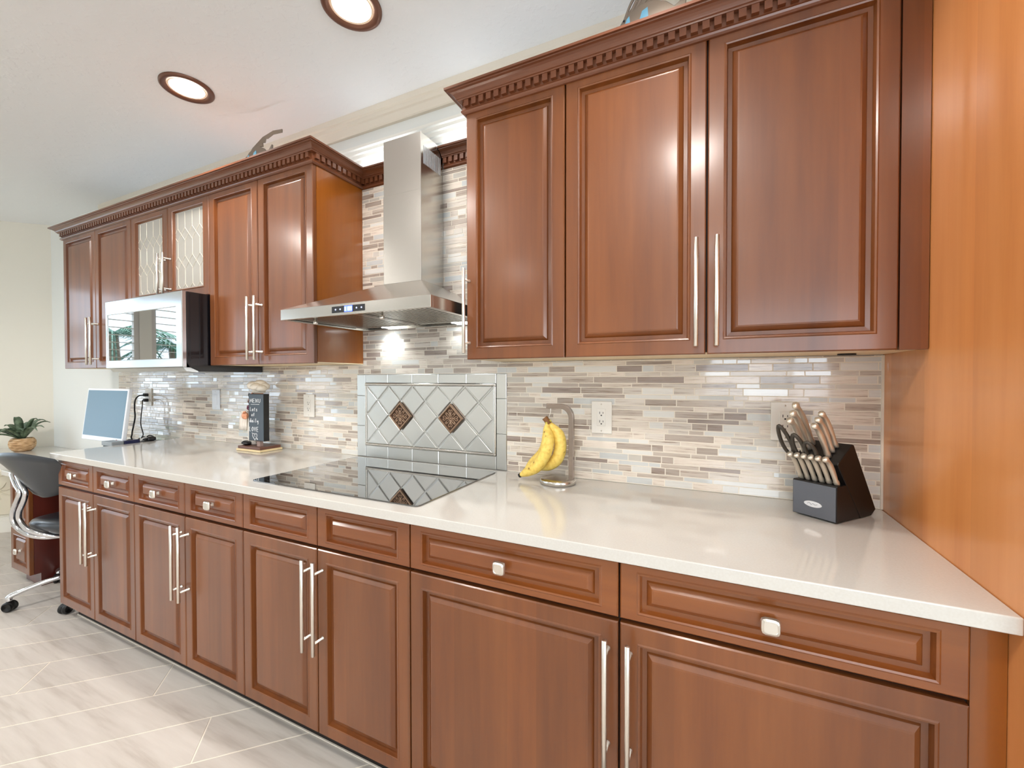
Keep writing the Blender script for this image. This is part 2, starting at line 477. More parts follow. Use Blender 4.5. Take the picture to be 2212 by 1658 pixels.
def add_handle(parent, x, z0, z1, y, out=.040, name='handle'):
    h = MB(); r = .0062
    h.lathe([(r*.8, z0),(r, z0+.001),(r, z1-.001),(r*.8, z1)], (x, y-out, 0), 14)
    L_ = z1-z0; mid = (z0+z1)/2; hs = min(.1165, L_*.37)
    for zz in (mid-hs, mid+hs):
        h.lathe([(.0042, -out), (.0042, -.004), (.0065, -.002), (.0065, 0)], (x, y, zz), 12, 'y')
    return h.build(name, NICKEL, parent)
def add_knob(parent, x, z, y):
    k = MB()
    k.lathe([(.008,0),(.007,-.004),(.0055,-.010),(.008,-.014),(.0155,-.0165),(.0185,-.021),(.0165,-.026),(.0125,-.0285),(.0118,-.0275)], (x, y, z), 24, 'y', n4=4.5, smooth=False)
    return k.build('knob', NICKEL, parent)
YD = -.61       # base door face
YU = -.295      # upper door face
G = .0023
def base_cabinet(x0, xm, x1, label, knobs, filler=None):
    c = thing('base_cabinet', label, 'cabinet', ((x0+x1)/2, -.3, 0), 'base cabinets in a row under the worktop')
    b_ = MB(); xe = filler or x1
    b_.box(x0+.0005, xe-.0005, YD+.021, -.0, .082, .880, 0)
    if x0 < -3: pass
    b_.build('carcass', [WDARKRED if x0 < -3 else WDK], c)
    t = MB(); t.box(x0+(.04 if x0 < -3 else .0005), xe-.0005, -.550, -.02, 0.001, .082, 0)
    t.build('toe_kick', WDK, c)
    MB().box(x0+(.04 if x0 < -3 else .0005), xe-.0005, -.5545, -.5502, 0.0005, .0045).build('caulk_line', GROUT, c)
    for (a, b2, side) in ((x0, xm, 1), (xm, x1, -1)):
        d = MB(); panel_loops(d, a+G, b2-G, .085, .7265, YD, door_loops())
        dr = d.build('door', WV, c)
        hx = xm - .0265*side
        add_handle(dr, hx, .3835, .699, YD)
        w = MB(); panel_loops(w, a+G, b2-G, .7375, .873, YD, door_loops(.043, .021))
        do = w.build('drawer_front', WH, c)
        if knobs: add_knob(do, (a+b2)/2, .805, YD+.001)
    if filler:
        f_ = MB(); f_.box(x1+.002, filler, YD+.012, YD+.03, .085, .878); f_.build('filler_strip', WS, c)
    return c
base_cabinet(-3.222, -2.826, -2.429, 'cherry base cabinet at the left end of the row next to the office chair', True)
base_cabinet(-2.429, -2.017, -1.6275, 'cherry base cabinet with two knobbed drawers just left of the cooktop', True)
base_cabinet(-1.6275, -1.224, -.825, 'cherry base cabinet under the cooktop, its drawer fronts without knobs', False)
base_cabinet(-.825, -.196, .424, 'widest cherry base cabinet, at the right end below the banana stand', True, .474)

def upper_cabinet(x0, joints, label, z0=1.383, filler=None, handle_side=None, glass=False, right_end=False):
    x1 = joints[-1]
    c = thing('wall_cabinet', label, 'cabinet', ((x0+x1)/2, -.14, z0), 'wall cabinets under the dentil crown')
    xe = filler or x1
    b_ = MB()
    if glass:
        b_.box(x0+.0005, xe-.0005, YU+.021, YU+.04, z0+.002, z0+.05); b_.box(x0+.0005, xe-.0005, YU+.021, YU+.04, 2.24, 2.293)
        b_.box(x0+.0005, x0+.02, YU+.021, .009, z0+.002, 2.293); b_.box(xe-.02, xe-.0005, YU+.021, .009, z0+.002, 2.293)
        b_.box(x0+.02, xe-.02, -.005, .009, z0+.002, 2.293, 1); b_.box(x0+.02, xe-.02, YU+.021, .009, 2.275, 2.293); b_.box(x0+.02, xe-.02, YU+.021, .009, z0+.002, z0+.02, 1)
        b_.box((x0+xe)/2-.02, (x0+xe)/2+.02, YU+.021, YU+.04, z0+.05, 2.24)
    else:
        b_.box(x0+.0005, xe-.0005, YU+.021, .009, z0+.006, 2.293, 0)
        b_.box(x0+.0005, xe-.0005, YU+.021, .009, z0+.0015, z0+.006, 1)
    b_.build('carcass', [WS if right_end else WDK, WIN], c)
    a = x0
    nd = len(joints)
    for i, j in enumerate(joints):
        d = MB(); p0, p1 = a+G, j-G
        if glass:
            fx = .046
            panel_loops(d, p0, p1, z0, 2.293, YU, [(0,0,.020),(0,0,.003),(.003,.003,0),(fx-.004,fx-.004,0),(fx-.001,fx-.001,-.0022),(fx+.003,fx+.003,-.0008),(fx+.005,fx+.005,.006),(fx+.008,fx+.008,.012),(fx+.008,fx+.008,.020)], 0, 0, False)
            # drop the closing field face: rebuild without it
            d.f.pop(); d.m.pop(); d.c.pop(); d.sm.pop()
            dr = d.build('door', WV, c)
            g_ = MB(); g_.box(p0+fx+.004, p1-fx-.004, YU+.012, YU+.016, z0+fx+.004, 2.293-fx-.004)
            gl = g_.build('glass_pane', FROST, dr)
            cm_ = MB(); gx0, gx1, gz0, gz1 = p0+fx+.008, p1-fx-.008, z0+fx+.008, 2.293-fx-.008
            pitch = (gx1-gx0)/4.0; per = .155; hv = .083
            def seg(xa, za, xb, zb):
                # clip to pane
                n = 10
                pts = [(xa+(xb-xa)*t/n, za+(zb-za)*t/n) for t in range(n+1)]
                pts = [p for p in pts if gx0 <= p[0] <= gx1 and gz0 <= p[1] <= gz1]
                if len(pts) >= 2: cm_.tube([(p[0], YU+.0115, p[1]) for p in (pts[0], pts[-1])], .0016, 6, smooth=False)
            zz = gz1 - .09 - per*4
            while zz < gz1+.1:
                for k in range(-1, 6):
                    xk = gx0 + pitch*(k+.35)
                    seg(xk, zz, xk, zz+hv)
                    seg(xk, zz+hv, xk+pitch, zz+per); seg(xk, zz+hv, xk-pitch, zz+per)
                zz += per
            cm_.build('lead_lines', CAME, gl)
        else:
            panel_loops(d, p0, p1, z0, 2.293, YU, door_loops())
            dr = d.build('door', WV, c)
        hl = (1.4035, 1.709) if not glass else (1.786, 2.015)
        side = handle_side or (1 if i == 0 else -1)
        hx = j-.0265 if side == 1 else a+.0265
        if handle_side == -1: hx = a+.013
        add_handle(dr, hx, hl[0], hl[1], YU)
        a = j
    if filler:
        f_ = MB(); f_.box(x1+.002, filler, YU+.006, YU+.03, z0, 2.293); f_.build('filler_strip', WV, c)
    return c
upper_cabinet(-4.084, [-3.625, -3.174], 'cherry wall cabinet with two solid doors, at the far left beside the microwave')
upper_cabinet(-3.174, [-2.777, -2.389], 'cherry wall cabinet with leaded glass doors above the microwave', 1.7585, glass=True)
upper_cabinet(-2.389, [-1.994, -1.611], 'cherry wall cabinet with two solid doors just left of the range hood', right_end=True)
upper_cabinet(-.814, [-.435], 'narrow single-door cherry wall cabinet just right of the range hood', handle_side=-1)
upper_cabinet(-.435, [-.011, .417], 'wide two-door cherry wall cabinet at the right, next to the tall side panel', filler=.473)
# face-frame edge of the left cabinet's side, seen beside the hood

# crown with dentils
def sweep(m, path, prof, mi=0):
    """path: xy polyline, outward = right-hand side of travel direction"""
    P = [Vector((p[0], p[1], 0)) for p in path]; n = len(P); rings = []
    for i, p in enumerate(P):
        ds = []
        if i > 0: ds.append((P[i]-P[i-1]).normalized())
        if i < n-1: ds.append((P[i+1]-P[i]).normalized())
        ns = [Vector((d.y, -d.x, 0)) for d in ds]
        if len(ns) == 2: mv = (ns[0]+ns[1]) / (1+ns[0].dot(ns[1]))
        else: mv = ns[0]
        rings.append([p + mv*o + Vector((0,0,z)) for o, z in prof])
    k = len(prof); vs = [v for r in rings for v in r]; fs = []
    for i in range(n-1):
        for j in range(k):
            j2 = (j+1) % k
            fs.append((i*k+j, i*k+j2, (i+1)*k+j2, (i+1)*k+j))
    fs.append(tuple(range(k))); fs.append(tuple((n-1)*k+j for j in range(k))[::-1])
    m.add(vs, fs, mi)
CP = [(0,2.274),(.006,2.275),(.011,2.279),(.013,2.284),(.010,2.290),(.007,2.292),(.007,2.319),(.021,2.319),(.022,2.323),(.026,2.3245),(.027,2.328),(.030,2.333),(.035,2.338),(.042,2.342),(.049,2.344),(.050,2.347),(.057,2.3475),(.0575,2.355),(0,2.355)]
def crown(path, label):
    m = MB(); sweep(m, path, CP)
    for i in range(len(path)-1):
        a, b_ = Vector(path[i]+(0,)), Vector(path[i+1]+(0,)); d = (b_-a).normalized(); nn = Vector((d.y, -d.x, 0)); L_ = (b_-a).length
        # inner/outer corner run-outs
        s0 = -.018 if i > 0 and True else 0
        k = int((L_)/.0302)
        for j in range(k+1):
            s = j*.0302 + .004
            if s+.019 > L_+.02: break
            def T(v, a=a, d=d, nn=nn): return a + d*v.x + nn*v.y + Vector((0,0,v.z))
            m.box(s, s+.0185, .006, .0195, 2.2955, 2.3185, 0, T=T)
    o = m.build('crown_molding', WC, bevel=0)
    tag(o, label, 'crown molding', 'dark dentil crown over the wall cabinets'); return o
crown([(-4.084,.008),(-4.084,YU),(-1.611,YU),(-1.611,.008),(-1.3225,.008)], 'cherry dentil crown over the left wall cabinets, returning to the hood chimney')
crown([(-1.1135,.008),(-.814,.008),(-.814,YU),(.473,YU)], 'cherry dentil crown over the right wall cabinets, starting at the hood chimney')

# tall panel at the right
tp = thing('tall_cabinet', 'tall honey-brown side of the pantry cabinet closing the worktop at the right', 'cabinet', (.8, -.33, 0))
m = MB(); m.box(.475, .495, -.66, .009, .001, 2.60); m.build('side_panel', WP, tp)
m = MB(); m.box(.497, 1.10, -.63, .009, .08, 2.60); m.build('carcass', WV, tp)
m = MB(); panel_loops(m, .50, 1.10, .085, 2.58, -.653, door_loops()); dr = m.build('door', WV, tp); add_handle(dr, .54, .95, 1.4, -.653)
# caulk bead where the panel meets the backsplash
tag(MB().box(.469, .4748, -.004, .004, .915, 1.382).build('caulk_bead', GROUT), 'white caulk line in the corner between mosaic tiles and tall panel', 'caulk')

# ------------------------------------------------------------------ worktop
w = MB(); w.prism([(-3.232,.009),(-3.232,-.634),(-3.226,-.640),(.474,-.640),(.474,.009)], 'z', .8835, .914)
tag(w.build('worktop', QZ, bevel=.0025, seg=3), 'long white quartz worktop over the base cabinets', 'worktop')

# ------------------------------------------------------------------ mosaic backsplash
mo = MB()
regs = [(-4.084, -3.234, .7215, 1.383), (-3.234, -1.651, .9150, 1.383), (-1.651, -.792, 1.3345, 1.383), (-.792, .469, .9150, 1.383), (-1.611, -.814, 1.383, 2.272)]
for (x0, x1, z0, z1) in regs: mo.box(x0, x1, .0014, .0095, z0, z1, 2, (1,1,1,1))
TONES = [((230,216,200), 0, 26), ((216,205,192), 0, 16), ((226,222,214), 1, 16), ((208,208,204), 1, 9), ((196,181,166), 0, 17), ((178,162,148), 0, 13), ((160,142,130), 0, 6), ((204,196,184), 1, 8)]
tw = [t[2] for t in TONES]
gr = .0011
for r in range(-6, 34):
    zb = .9165 + r*.042
    for half, (za, zc) in enumerate(((zb, zb+.0255), (zb+.0255, zb+.042))):
        x = -4.12 + random.uniform(0, .05)
        lw = None
        while x < .47:
            wd = random.choice([.042,.05,.07,.095,.11,.13,.165])
            t = random.choices(TONES, tw)[0]
            g = random.uniform(-7, 7); c = lin(tuple(max(0, min(255, v+g+k_)) for v, k_ in zip(t[0], (4, 7, 10))))
            ty, tz = random.uniform(-.0003,.0003), random.uniform(-.0003,.0003)
            for (rx0, rx1, rz0, rz1) in regs:
                a, b_ = max(x+gr, rx0), min(x+wd-gr, rx1)
                c0, c1 = max(za+gr, rz0), min(zc-gr, rz1)
                if b_-a < .004 or c1-c0 < .003: continue
                e = .0007
                k = 1 if t[1] else .3
                y0 = .0008
                ff = [(a+e,y0-ty*k-tz*k,c0+e),(b_-e,y0+ty*k-tz*k,c0+e),(b_-e,y0+ty*k+tz*k,c1-e),(a+e,y0-ty*k+tz*k,c1-e)]
                bk = [(a,.0045,c0),(b_,.0045,c0),(b_,.0045,c1),(a,.0045,c1)]
                mo.add(ff+bk, [(0,1,2,3),(4,5,1,0),(5,6,2,1),(6,7,3,2),(7,4,0,3)], t[1], c)
            x += wd
tag(mo.build('mosaic_backsplash', [TS, TG, GROUT]), 'beige and grey glass-and-stone mosaic strip tiles covering the wall above the worktop', 'backsplash')

# ------------------------------------------------------------------ steel panel behind the cooktop
sp = thing('stove_wall_panel', 'stainless steel tile panel with diamond tiles and two bronze medallions behind cooktop', 'wall panel', (-1.22, 0, .915))
def stile(m, x0, x1, z0, z1, y=-.002, e=.0015):
    m.add([(x0,.009,z0),(x1,.009,z0),(x1,.009,z1),(x0,.009,z1),(x0,y+e,z0),(x1,y+e,z0),(x1,y+e,z1),(x0,y+e,z1),(x0+e,y,z0+e),(x1-e,y,z0+e),(x1-e,y,z1-e),(x0+e,y,z1-e)],
          [(8,9,10,11),(4,5,9,8),(5,6,10,9),(6,7,11,10),(7,4,8,11),(0,1,5,4),(1,2,6,5),(2,3,7,6),(3,0,4,7)])
def border(name, tiles):
    m = MB()
    for t in tiles: stile(m, *t)
    return m.build(name, STEELT, sp)
zs = [.9155, .9195, 1.0725, 1.2255, 1.3335]
zz = [.9155, 1.0725, 1.2255, 1.3335]
for i in range(3):
    border('border_tile', [(-1.6505, -1.5945, zz[i]+.0007, zz[i+1]-.0007)])
    border('border_tile', [(-.8415, -.793, zz[i]+.0007, zz[i+1]-.0007)])
xs = [-1.593, -1.4475, -1.297, -1.145, -.993, -.843]
for i in range(5):
    border('border_tile', [(xs[i]+.0007, xs[i+1]-.0007, 1.2915, 1.3335)])
    border('border_tile', [(xs[i]+.0007, xs[i+1]-.0007, .9155, .9735)])
fr = MB()
fx0, fx1, fz0, fz1 = -1.593, -.843, .975, 1.290
iw = .0095
for (a, b_, c, d) in ((fx0, fx1, fz0, fz0+iw+.001), (fx0, fx1, fz1-iw-.001, fz1), (fx0, fx0+iw, fz0+iw, fz1-iw), (fx1-iw, fx1, fz0+iw, fz1-iw)):
    fr.box(a, b_, -.009, .009, c, d)
fr.build('frame', STEELH, sp, bevel=.003, seg=3)
def clip2(poly): return clip_rect(poly, fx0+iw, fx1-iw, fz0+iw+.001, fz1-iw-.001)
dm = MB(); D = .0727
cen = [(-1.22+.0727*i, 1.1325+.0727*j) for i in range(-6, 7) for j in range(-3, 4) if (i+j) % 2 == 0]
for (cx, cz) in cen:
    if abs(cz-1.1325) < .01 and abs(abs(cx+1.22)-.1454) < .01: continue
    g = D-.0016; a = clip2([(cx-g,cz),(cx,cz-g),(cx+g,cz),(cx,cz+g)])
    if len(a) < 3: continue
    mx, mz = sum(p[0] for p in a)/len(a), sum(p[1] for p in a)/len(a)
    def ins(poly, q):
        # move every vertex toward centroid by q in edge-distance terms
        return [(mx+(p[0]-mx)*(1-q/.05), mz+(p[1]-mz)*(1-q/.05)) for p in poly]
    b_ = ins(a, .004); c_ = ins(a, .0062); n = len(a)
    vs = [(p[0], .004, p[1]) for p in a] + [(p[0], -.0016, p[1]) for p in b_] + [(p[0], -.0026, p[1]) for p in c_]
    fs = [(i, (i+1) % n, n+(i+1) % n, n+i) for i in range(n)] + [(n+i, n+(i+1) % n, 2*n+(i+1) % n, 2*n+i) for i in range(n)] + [tuple(range(2*n, 3*n))]
    dm.add(vs, fs)
dm.box(fx0+.004, fx1-.004, .003, .009, fz0+.004, fz1-.004)
do = dm.build('diamond_tiles', STEELT, sp)
for cx in (-1.3654, -1.0746):
    cz = 1.1305; q = .068
    md = MB()
    L4 = [(q, -.001, 0), (q, -.010, 0), (q-.004, -.013, 0), (q-.010, -.013, 0), (q-.013, -.007, 1)]
    vs = []; fs = []; n = len(L4)
    for (r, y, _) in L4: vs += [(cx-r, y, cz), (cx, y, cz-r), (cx+r, y, cz), (cx, y, cz+r)]
    for i in range(n-1):
        for k in range(4): fs.append((i*4+k, i*4+(k+1) % 4, (i+1)*4+(k+1) % 4, (i+1)*4+k))
    md.add(vs, fs, 0); md.add(vs[-4:], [(0,1,2,3)], 1)
    for k in range(4):   # scrolls, four-fold
        th = k*PI/2
        def R(p, s=1):
            x, z = p[0]*s, p[1]
            return (cx + x*math.cos(th)-z*math.sin(th), -.0085, cz + x*math.sin(th)+z*math.cos(th))
        md.tube([R((0, .006)), R((0, .022)), R((0, .040))], .002, 6, rs=[.0016, .0022, .0008])
        for s in (1, -1):
            md.tube([R((p.x, p.y), s) for p in spl([(0,.008),(.004,.022),(.010,.032),(.006,.040),(.002,.034)], 5)], .0021, 6)
            md.tube([R((p.x, p.y), s) for p in spl([(.003,.006),(.013,.020),(.023,.026),(.026,.020),(.021,.0175),(.019,.021)], 5)], .0022, 6)
    md.ball((cx, -.008, cz), .005, 1, .5, 1, 10, 6)
    md.build('medallion', [BRONZE, BRONZED], sp)

# ------------------------------------------------------------------ cooktop
ck = thing('cooktop', 'black glass built-in cooktop set flush in the quartz worktop', 'cooktop', (-1.22, -.31, .914))
pts = []
rr = .018
x0, x1, y0, y1 = -1.622, -.818, -.580, -.040
for (cx, cy, a0) in ((x1-rr, y0+rr, -PI/2), (x1-rr, y1-rr, 0), (x0+rr, y1-rr, PI/2), (x0+rr, y0+rr, PI)):
    pts += arc(cx, cy, rr, a0, a0+PI/2, 6)
m = MB(); m.prism(pts, 'z', .9142, .9186); m.build('glass_top', BGLASS, ck, bevel=.0012)

# ------------------------------------------------------------------ range hood
hd = thing('range_hood', 'stainless steel chimney range hood over the cooktop with blue display', 'range hood', (-1.22, -.2, 1.552))
HX0, HX1, HY, HZ0, HZ1 = -1.595, -.846, -.468, 1.552, 1.5945
CX0, CX1, CY, CZ0, CZ1 = -1.3215, -1.1145, -.166, 1.732, 2.362
m = MB()
t_ = .012
m.box(HX0, HX1, HY, HY+t_, HZ0, HZ1); m.box(HX0, HX0+t_, HY+t_, -.001, HZ0, HZ1); m.box(HX1-t_, HX1, HY+t_, -.001, HZ0, HZ1); m.box(HX0+t_, HX1-t_, -.014, -.001, HZ0, HZ1)
m.build('rim', STEELH, hd, bevel=.0015)
m = MB()
A = [(HX0,HY,HZ1),(HX1,HY,HZ1),(HX1,-.001,HZ1),(HX0,-.001,HZ1)]; B_ = [(CX0,CY,CZ0),(CX1,CY,CZ0),(CX1,-.001,CZ0),(CX0,-.001,CZ0)]
m.add(A+B_, [(0,1,5,4),(1,2,6,5),(2,3,7,6),(3,0,4,7),(3,2,1,0),(4,5,6,7)])
m.build('canopy', STEELH, hd, bevel=.001)
m = MB(); m.box(CX0-.0, CX1+.0, CY, -.001, CZ0, 2.12); m.build('lower_chimney', STEEL, hd, bevel=.001)
m = MB(); m.box(CX0+.0015, CX1-.0015, CY+.0015, -.001, 2.12, CZ1); up_ = m.build('upper_chimney', STEEL, hd, bevel=.001)
SLM = mat('slot_light_white', (250,252,255), .6)  # white paint stands for light showing through the chimney slots
for xa in (CX1-.0014, CX0+.0008):
    for k in range(14):
        yy = -.146 + k*.0093
        MB().box(xa, xa+.0006, yy, yy+.0045, 2.235, 2.312).build('vent_slot', SLM, up_)
m = MB(); m.box(HX0+t_, HX1-t_, HY+t_, -.014, 1.5745, 1.5775); m.build('liner', STEELDK, hd)
for k, (a, b_) in enumerate(((-1.565, -1.225), (-1.215, -.875))):
    m = MB(); ya, yb = -.435, -.055
    m.box(a, b_, ya, ya+.012, 1.560, 1.574); m.box(a, b_, yb-.012, yb, 1.560, 1.574); m.box(a, a+.012, ya, yb, 1.560, 1.574); m.box(b_-.012, b_, ya, yb, 1.560, 1.574)
    x = a+.020
    while x < b_-.024:
        m.prism([(x,1.562),(x+.012,1.562),(x+.010,1.566),(x+.002,1.566)], 'y', ya+.010, yb-.010); x += .0205
    fo = m.build('baffle_filter', STEELH, hd)
    h = MB(); xc = (a+b_)/2-.06; h.lathe([(.004,1.562),(.004,1.548),(.009,1.546),(.009,1.536),(.006,1.534)], (xc, -.415, 0), 12); h.build('filter_knob', NICKEL, fo)
m = MB(); m.box(-1.303, -1.138, HY-.0012, HY+.001, 1.5615, 1.5855); cp = m.build('control_panel', BLACK, hd)
m = MB(); m.box(-1.238, -1.198, HY-.0016, HY-.001, 1.5625, 1.5845); m.build('blue_backlight', LCD, cp)
SEG = {'8': 'abcdefg', '1': 'bc', '0': 'abcdef', '9': 'abcdfg', '3': 'abcdg', '2': 'abdeg'}
m = MB()
def digit(ch, x, z, w_, h_, y):
    t = .0014; S = {'a': (x, x+w_, z+h_-t, z+h_), 'd': (x, x+w_, z, z+t), 'g': (x, x+w_, z+h_/2-t/2, z+h_/2+t/2), 'f': (x, x+t, z+h_/2, z+h_), 'e': (x, x+t, z, z+h_/2), 'b': (x+w_-t, x+w_, z+h_/2, z+h_), 'c': (x+w_-t, x+w_, z, z+h_/2)}
    for s in SEG[ch]: a = S[s]; m.box(a[0], a[1], y-.0004, y, a[2], a[3])
for i, ch in enumerate('0109'): digit(ch, -1.236+i*.0096, 1.567, .0066, .013, HY-.0016)
m.build('digits', LCDW, cp)
SYM = mat('symbol_light', (200,210,255), .5, emit=(170,190,255), es=2.0)
for xx in (-1.283, -1.259, -1.177, -1.153): MB().lathe([(.0030, HY-.0018), (.0030, HY-.001)], (xx, 0, 1.5735), 10, 'y').build('touch_symbol', SYM, cp)
for xx in (-1.42, -1.02):
    m = MB(); m.lathe([(.026,1.5595),(.026,1.5735)], (xx, -.036, 0), 24); lo = m.build('hood_lamp', HOODL, hd)
    d = bpy.data.lights.new('hood_lamp_light', 'SPOT'); d.energy = 3.4 if xx < -1.2 else .8; d.color = (.88,.97,1); d.spot_size = 2.3; d.spot_blend = .6; d.shadow_soft_size = .02
    lo2 = bpy.data.objects.new('hood_lamp_light', d); COL.objects.link(lo2); lo2.location = (xx, -.045, 1.553)

# ------------------------------------------------------------------ LED strips on the crown ledges
def led(x0, x1, y, z, e, label):
    m = MB(); m.box(x0, x1, y-.006, y+.006, z, z+.004)
    o = m.build('led_strip', LEDM); tag(o, label, 'light strip', 'led strips on the crown ledge')
    d = bpy.data.lights.new('led_light', 'AREA'); d.shape = 'RECTANGLE'; d.size = abs(x1-x0); d.size_y = .03; d.energy = e; d.color = (.9,.96,1)
    l = bpy.data.objects.new('led_light', d); COL.objects.link(l); l.location = ((x0+x1)/2, y, z+.008); l.rotation_euler = (PI, 0, 0)
led(-1.60, -1.325, -.030, 2.3555, .22, 'glowing white LED strip on the ledge left of the hood chimney')
led(-1.11, -.82, -.030, 2.3555, .22, 'glowing white LED strip on the ledge right of the hood chimney')
led(-3.9, -1.66, -.10, 2.2935, .35, 'glowing white LED strip on top of the left wall cabinets')
led(-.78, .44, -.10, 2.2935, .3, 'glowing white LED strip on top of the right wall cabinets')

# ------------------------------------------------------------------ recessed ceiling lights
LG = 'recessed ceiling lights over the kitchen'
def downlight():
    t = thing('recessed_light', 'recessed ceiling light with bronze ring, the farther one towards the left', 'ceiling light', (-2.2, -.487, CZ), LG)
    m = MB(); c = (-2.2, -.487, 0)
    m.lathe([(.105, CZ-.0005),(.1045, CZ-.007),(.098, CZ-.011),(.088, CZ-.010),(.076, CZ-.0045),(.0745, CZ-.0005)], c, 48, cap=False)
    m.build('trim_ring', BRZTRIM, t)
    m = MB(); m.lathe([(.0745, CZ-.0045),(.066, CZ-.003),(.062, CZ-.001)], c, 48, cap=False); m.build('inner_cone', BAFFLE, t)
    m = MB(); m.lathe([(.0675, CZ-.0035), (.0675, CZ-.0012)], c, 48); m.build('lens', GLOW, t)
    return t
D0 = downlight()
SPOTS = [(-1.18, -.48, 'recessed ceiling light with bronze ring, cut by the top edge of the photo'), (-.16, -.48, 'recessed ceiling light with bronze ring over the right end of the worktop'),
         (-4.2, -3.6, 'added ceiling fill light in front of the far left window wall'), (-2.1, -3.6, 'added ceiling fill light near the rear wall, between its neighbours'), (0, -3.6, 'added ceiling fill light near the rear window'),
         (-3.4, -1.75, 'added ceiling fill light over the left of the room'), (-1.7, -1.6, 'added ceiling fill light in the middle of the room'), (-.1, -1.6, 'added ceiling fill light behind the camera at the right')]
for (x, y, lb) in SPOTS: dup(D0, (x, y, CZ), lb)
def spot(x, y, e, sz=125):
    d = bpy.data.lights.new('ceiling_lamp_light', 'SPOT'); d.energy = e; d.color = (1,.95,.90); d.spot_size = math.radians(sz); d.spot_blend = .5; d.shadow_soft_size = .05 if sz < 150 else .13
    o = bpy.data.objects.new('ceiling_lamp_light', d); COL.objects.link(o); o.location = (x, y, CZ-.02)
for (x, y) in ((-2.2, -.487), (-1.18, -.48), (-.16, -.48)): spot(x, y, {-2.2: 50, -1.18: 30, -.16: 24}[x])
for (x, y) in ((-3.4, -1.75), (-1.7, -1.6), (-.1, -1.6)): spot(x, y, {-3.4: 120, -1.7: 64, -.1: 72}[x], 168)  # unseen lamps added mid-room to brighten the upper doors
for (x, y) in ((-4.2, -3.6), (-2.1, -3.6), (0, -3.6)): spot(x, y, 66, 168)  # unseen lamps added to wash the rear wall that the steel reflects

#@@PART2@@
# ------------------------------------------------------------------ microwave
mw = thing('microwave', 'over-the-range microwave with steel door frame and black sides under the leaded glass cabinet', 'microwave', (-2.79, -.2, 1.345))
MX0, MX1 = -3.171, -2.396
m = MB(); m.prism([(-.400,1.395),(-.385,1.372),(-.34,1.350),(-.0015,1.350),(-.0015,1.7565),(-.400,1.7565)], 'x', MX0+.002, MX1-.001); m.build('body', BLKSAT, mw, bevel=.004, seg=3)
m = MB()
vs = []
wx0, wx1, wz0, wz1 = -3.148, -2.450, 1.418, 1.678
for (a, b_, c, d, y) in ((MX0, MX1, 1.372, 1.757, -.4025), (MX0, MX1, 1.372, 1.757, -.418), (MX0+.004, MX1-.004, 1.376, 1.753, -.421), (wx0-.003, wx1+.003, wz0-.003, wz1+.003, -.421), (wx0, wx1, wz0, wz1, -.4185), (wx0, wx1, wz0, wz1, -.405)):
    vs += [(a,y,c),(b_,y,c),(b_,y,d),(a,y,d)]
fs = []
for i in range(5):
    for k in range(4): fs.append((i*4+k, i*4+(k+1) % 4, (i+1)*4+(k+1) % 4, (i+1)*4+k))
m.add(vs, fs); dr = m.build('door_frame', MWST, mw)
m = MB(); m.box(wx0, wx1, -.4175, -.412, wz0, wz1); m.build('door_window', BMIRROR, dr)
m = MB(); m.prism([(-.414,1.3705),(-.400,1.352),(-.345,1.346),(-.345,1.3705)], 'x', MX0+.03, MX1-.006); m.build('lower_grille', MWST, mw)
for k in range(2):
    m = MB(); m.box(MX1-.0012, MX1+.0008, -.385+k*.045, -.379+k*.045, 1.40, 1.745); m.build('side_rib', BLKSAT, mw)

# ------------------------------------------------------------------ outlets and switches
def outlet(x0, x1, z0, z1, label, kind='duplex', m_=None):
    pm = m_ or WHITEP
    t = thing('wall_outlet' if kind != 'switch' else 'blank_switch', label, 'outlet' if kind != 'switch' else 'switch', ((x0+x1)/2, 0, z0), 'outlet plates along the backsplash')
    m = MB(); m.box(x0, x1, -.0065, -.0005, z0, z1); m.build('plate', pm, t, bevel=.003, seg=3)
    cx, cz = (x0+x1)/2, (z0+z1)/2
    w_, h_ = .0165, .0335
    m = MB(); m.box(cx-w_, cx+w_, -.0085, -.0060, cz-h_, cz+h_); r = m.build('receptacle', pm, t, bevel=.0012)
    for s in (1, -1):
        if kind == 'duplex':
            zc = cz + s*.0165
            m = MB()
            m.box(cx-.0075, cx-.0055, -.0089, -.0084, zc-.003, zc+.006); o = m.build('slot', DARKSLOT, r)
            m = MB(); m.box(cx+.0055, cx+.0075, -.0089, -.0084, zc-.002, zc+.005); m.build('slot', DARKSLOT, r)
            m = MB(); m.lathe([(.0026,-.0089),(.0026,-.0084)], (cx, 0, zc-.008), 10, 'y'); m.build('ground_hole', DARKSLOT, r)
        m = MB(); m.lathe([(.0026,-.0071),(.0026,-.0062)], (cx, 0, cz+s*(z1-z0)*.41), 10, 'y'); m.build('screw', NICKEL, t)
    return t
outlet(-.421, -.341, 1.099, 1.224, 'white duplex outlet plate on the mosaic between banana stand and knife block')
outlet(.182, .262, 1.108, 1.235, 'white outlet plate partly hidden behind the knife block')
outlet(-2.047, -1.962, 1.101, 1.226, 'cream duplex outlet plate between the chef figurine and the steel panel')
outlet(-2.891, -2.812, 1.116, 1.243, 'bluish-white blank plate between monitor and chef figurine', 'switch', WHITEB)
outlet(-3.695, -3.612, 1.119, 1.244, 'white outlet plate behind the monitor with two black plugs in it')
def cord(label, plug, pts, r, side):
    t = thing('power_cord', label, 'cord', plug)
    m = MB(); x, y, z = plug
    m.box(x-.013, x+.013, y-.034, y-.0095, z-.011, z+.011); m.build('plug', PLUGB, t, bevel=.004)
    m = MB(); m.tube(spl(pts, 8), r, 8); m.build('cable', PLUGB, t)
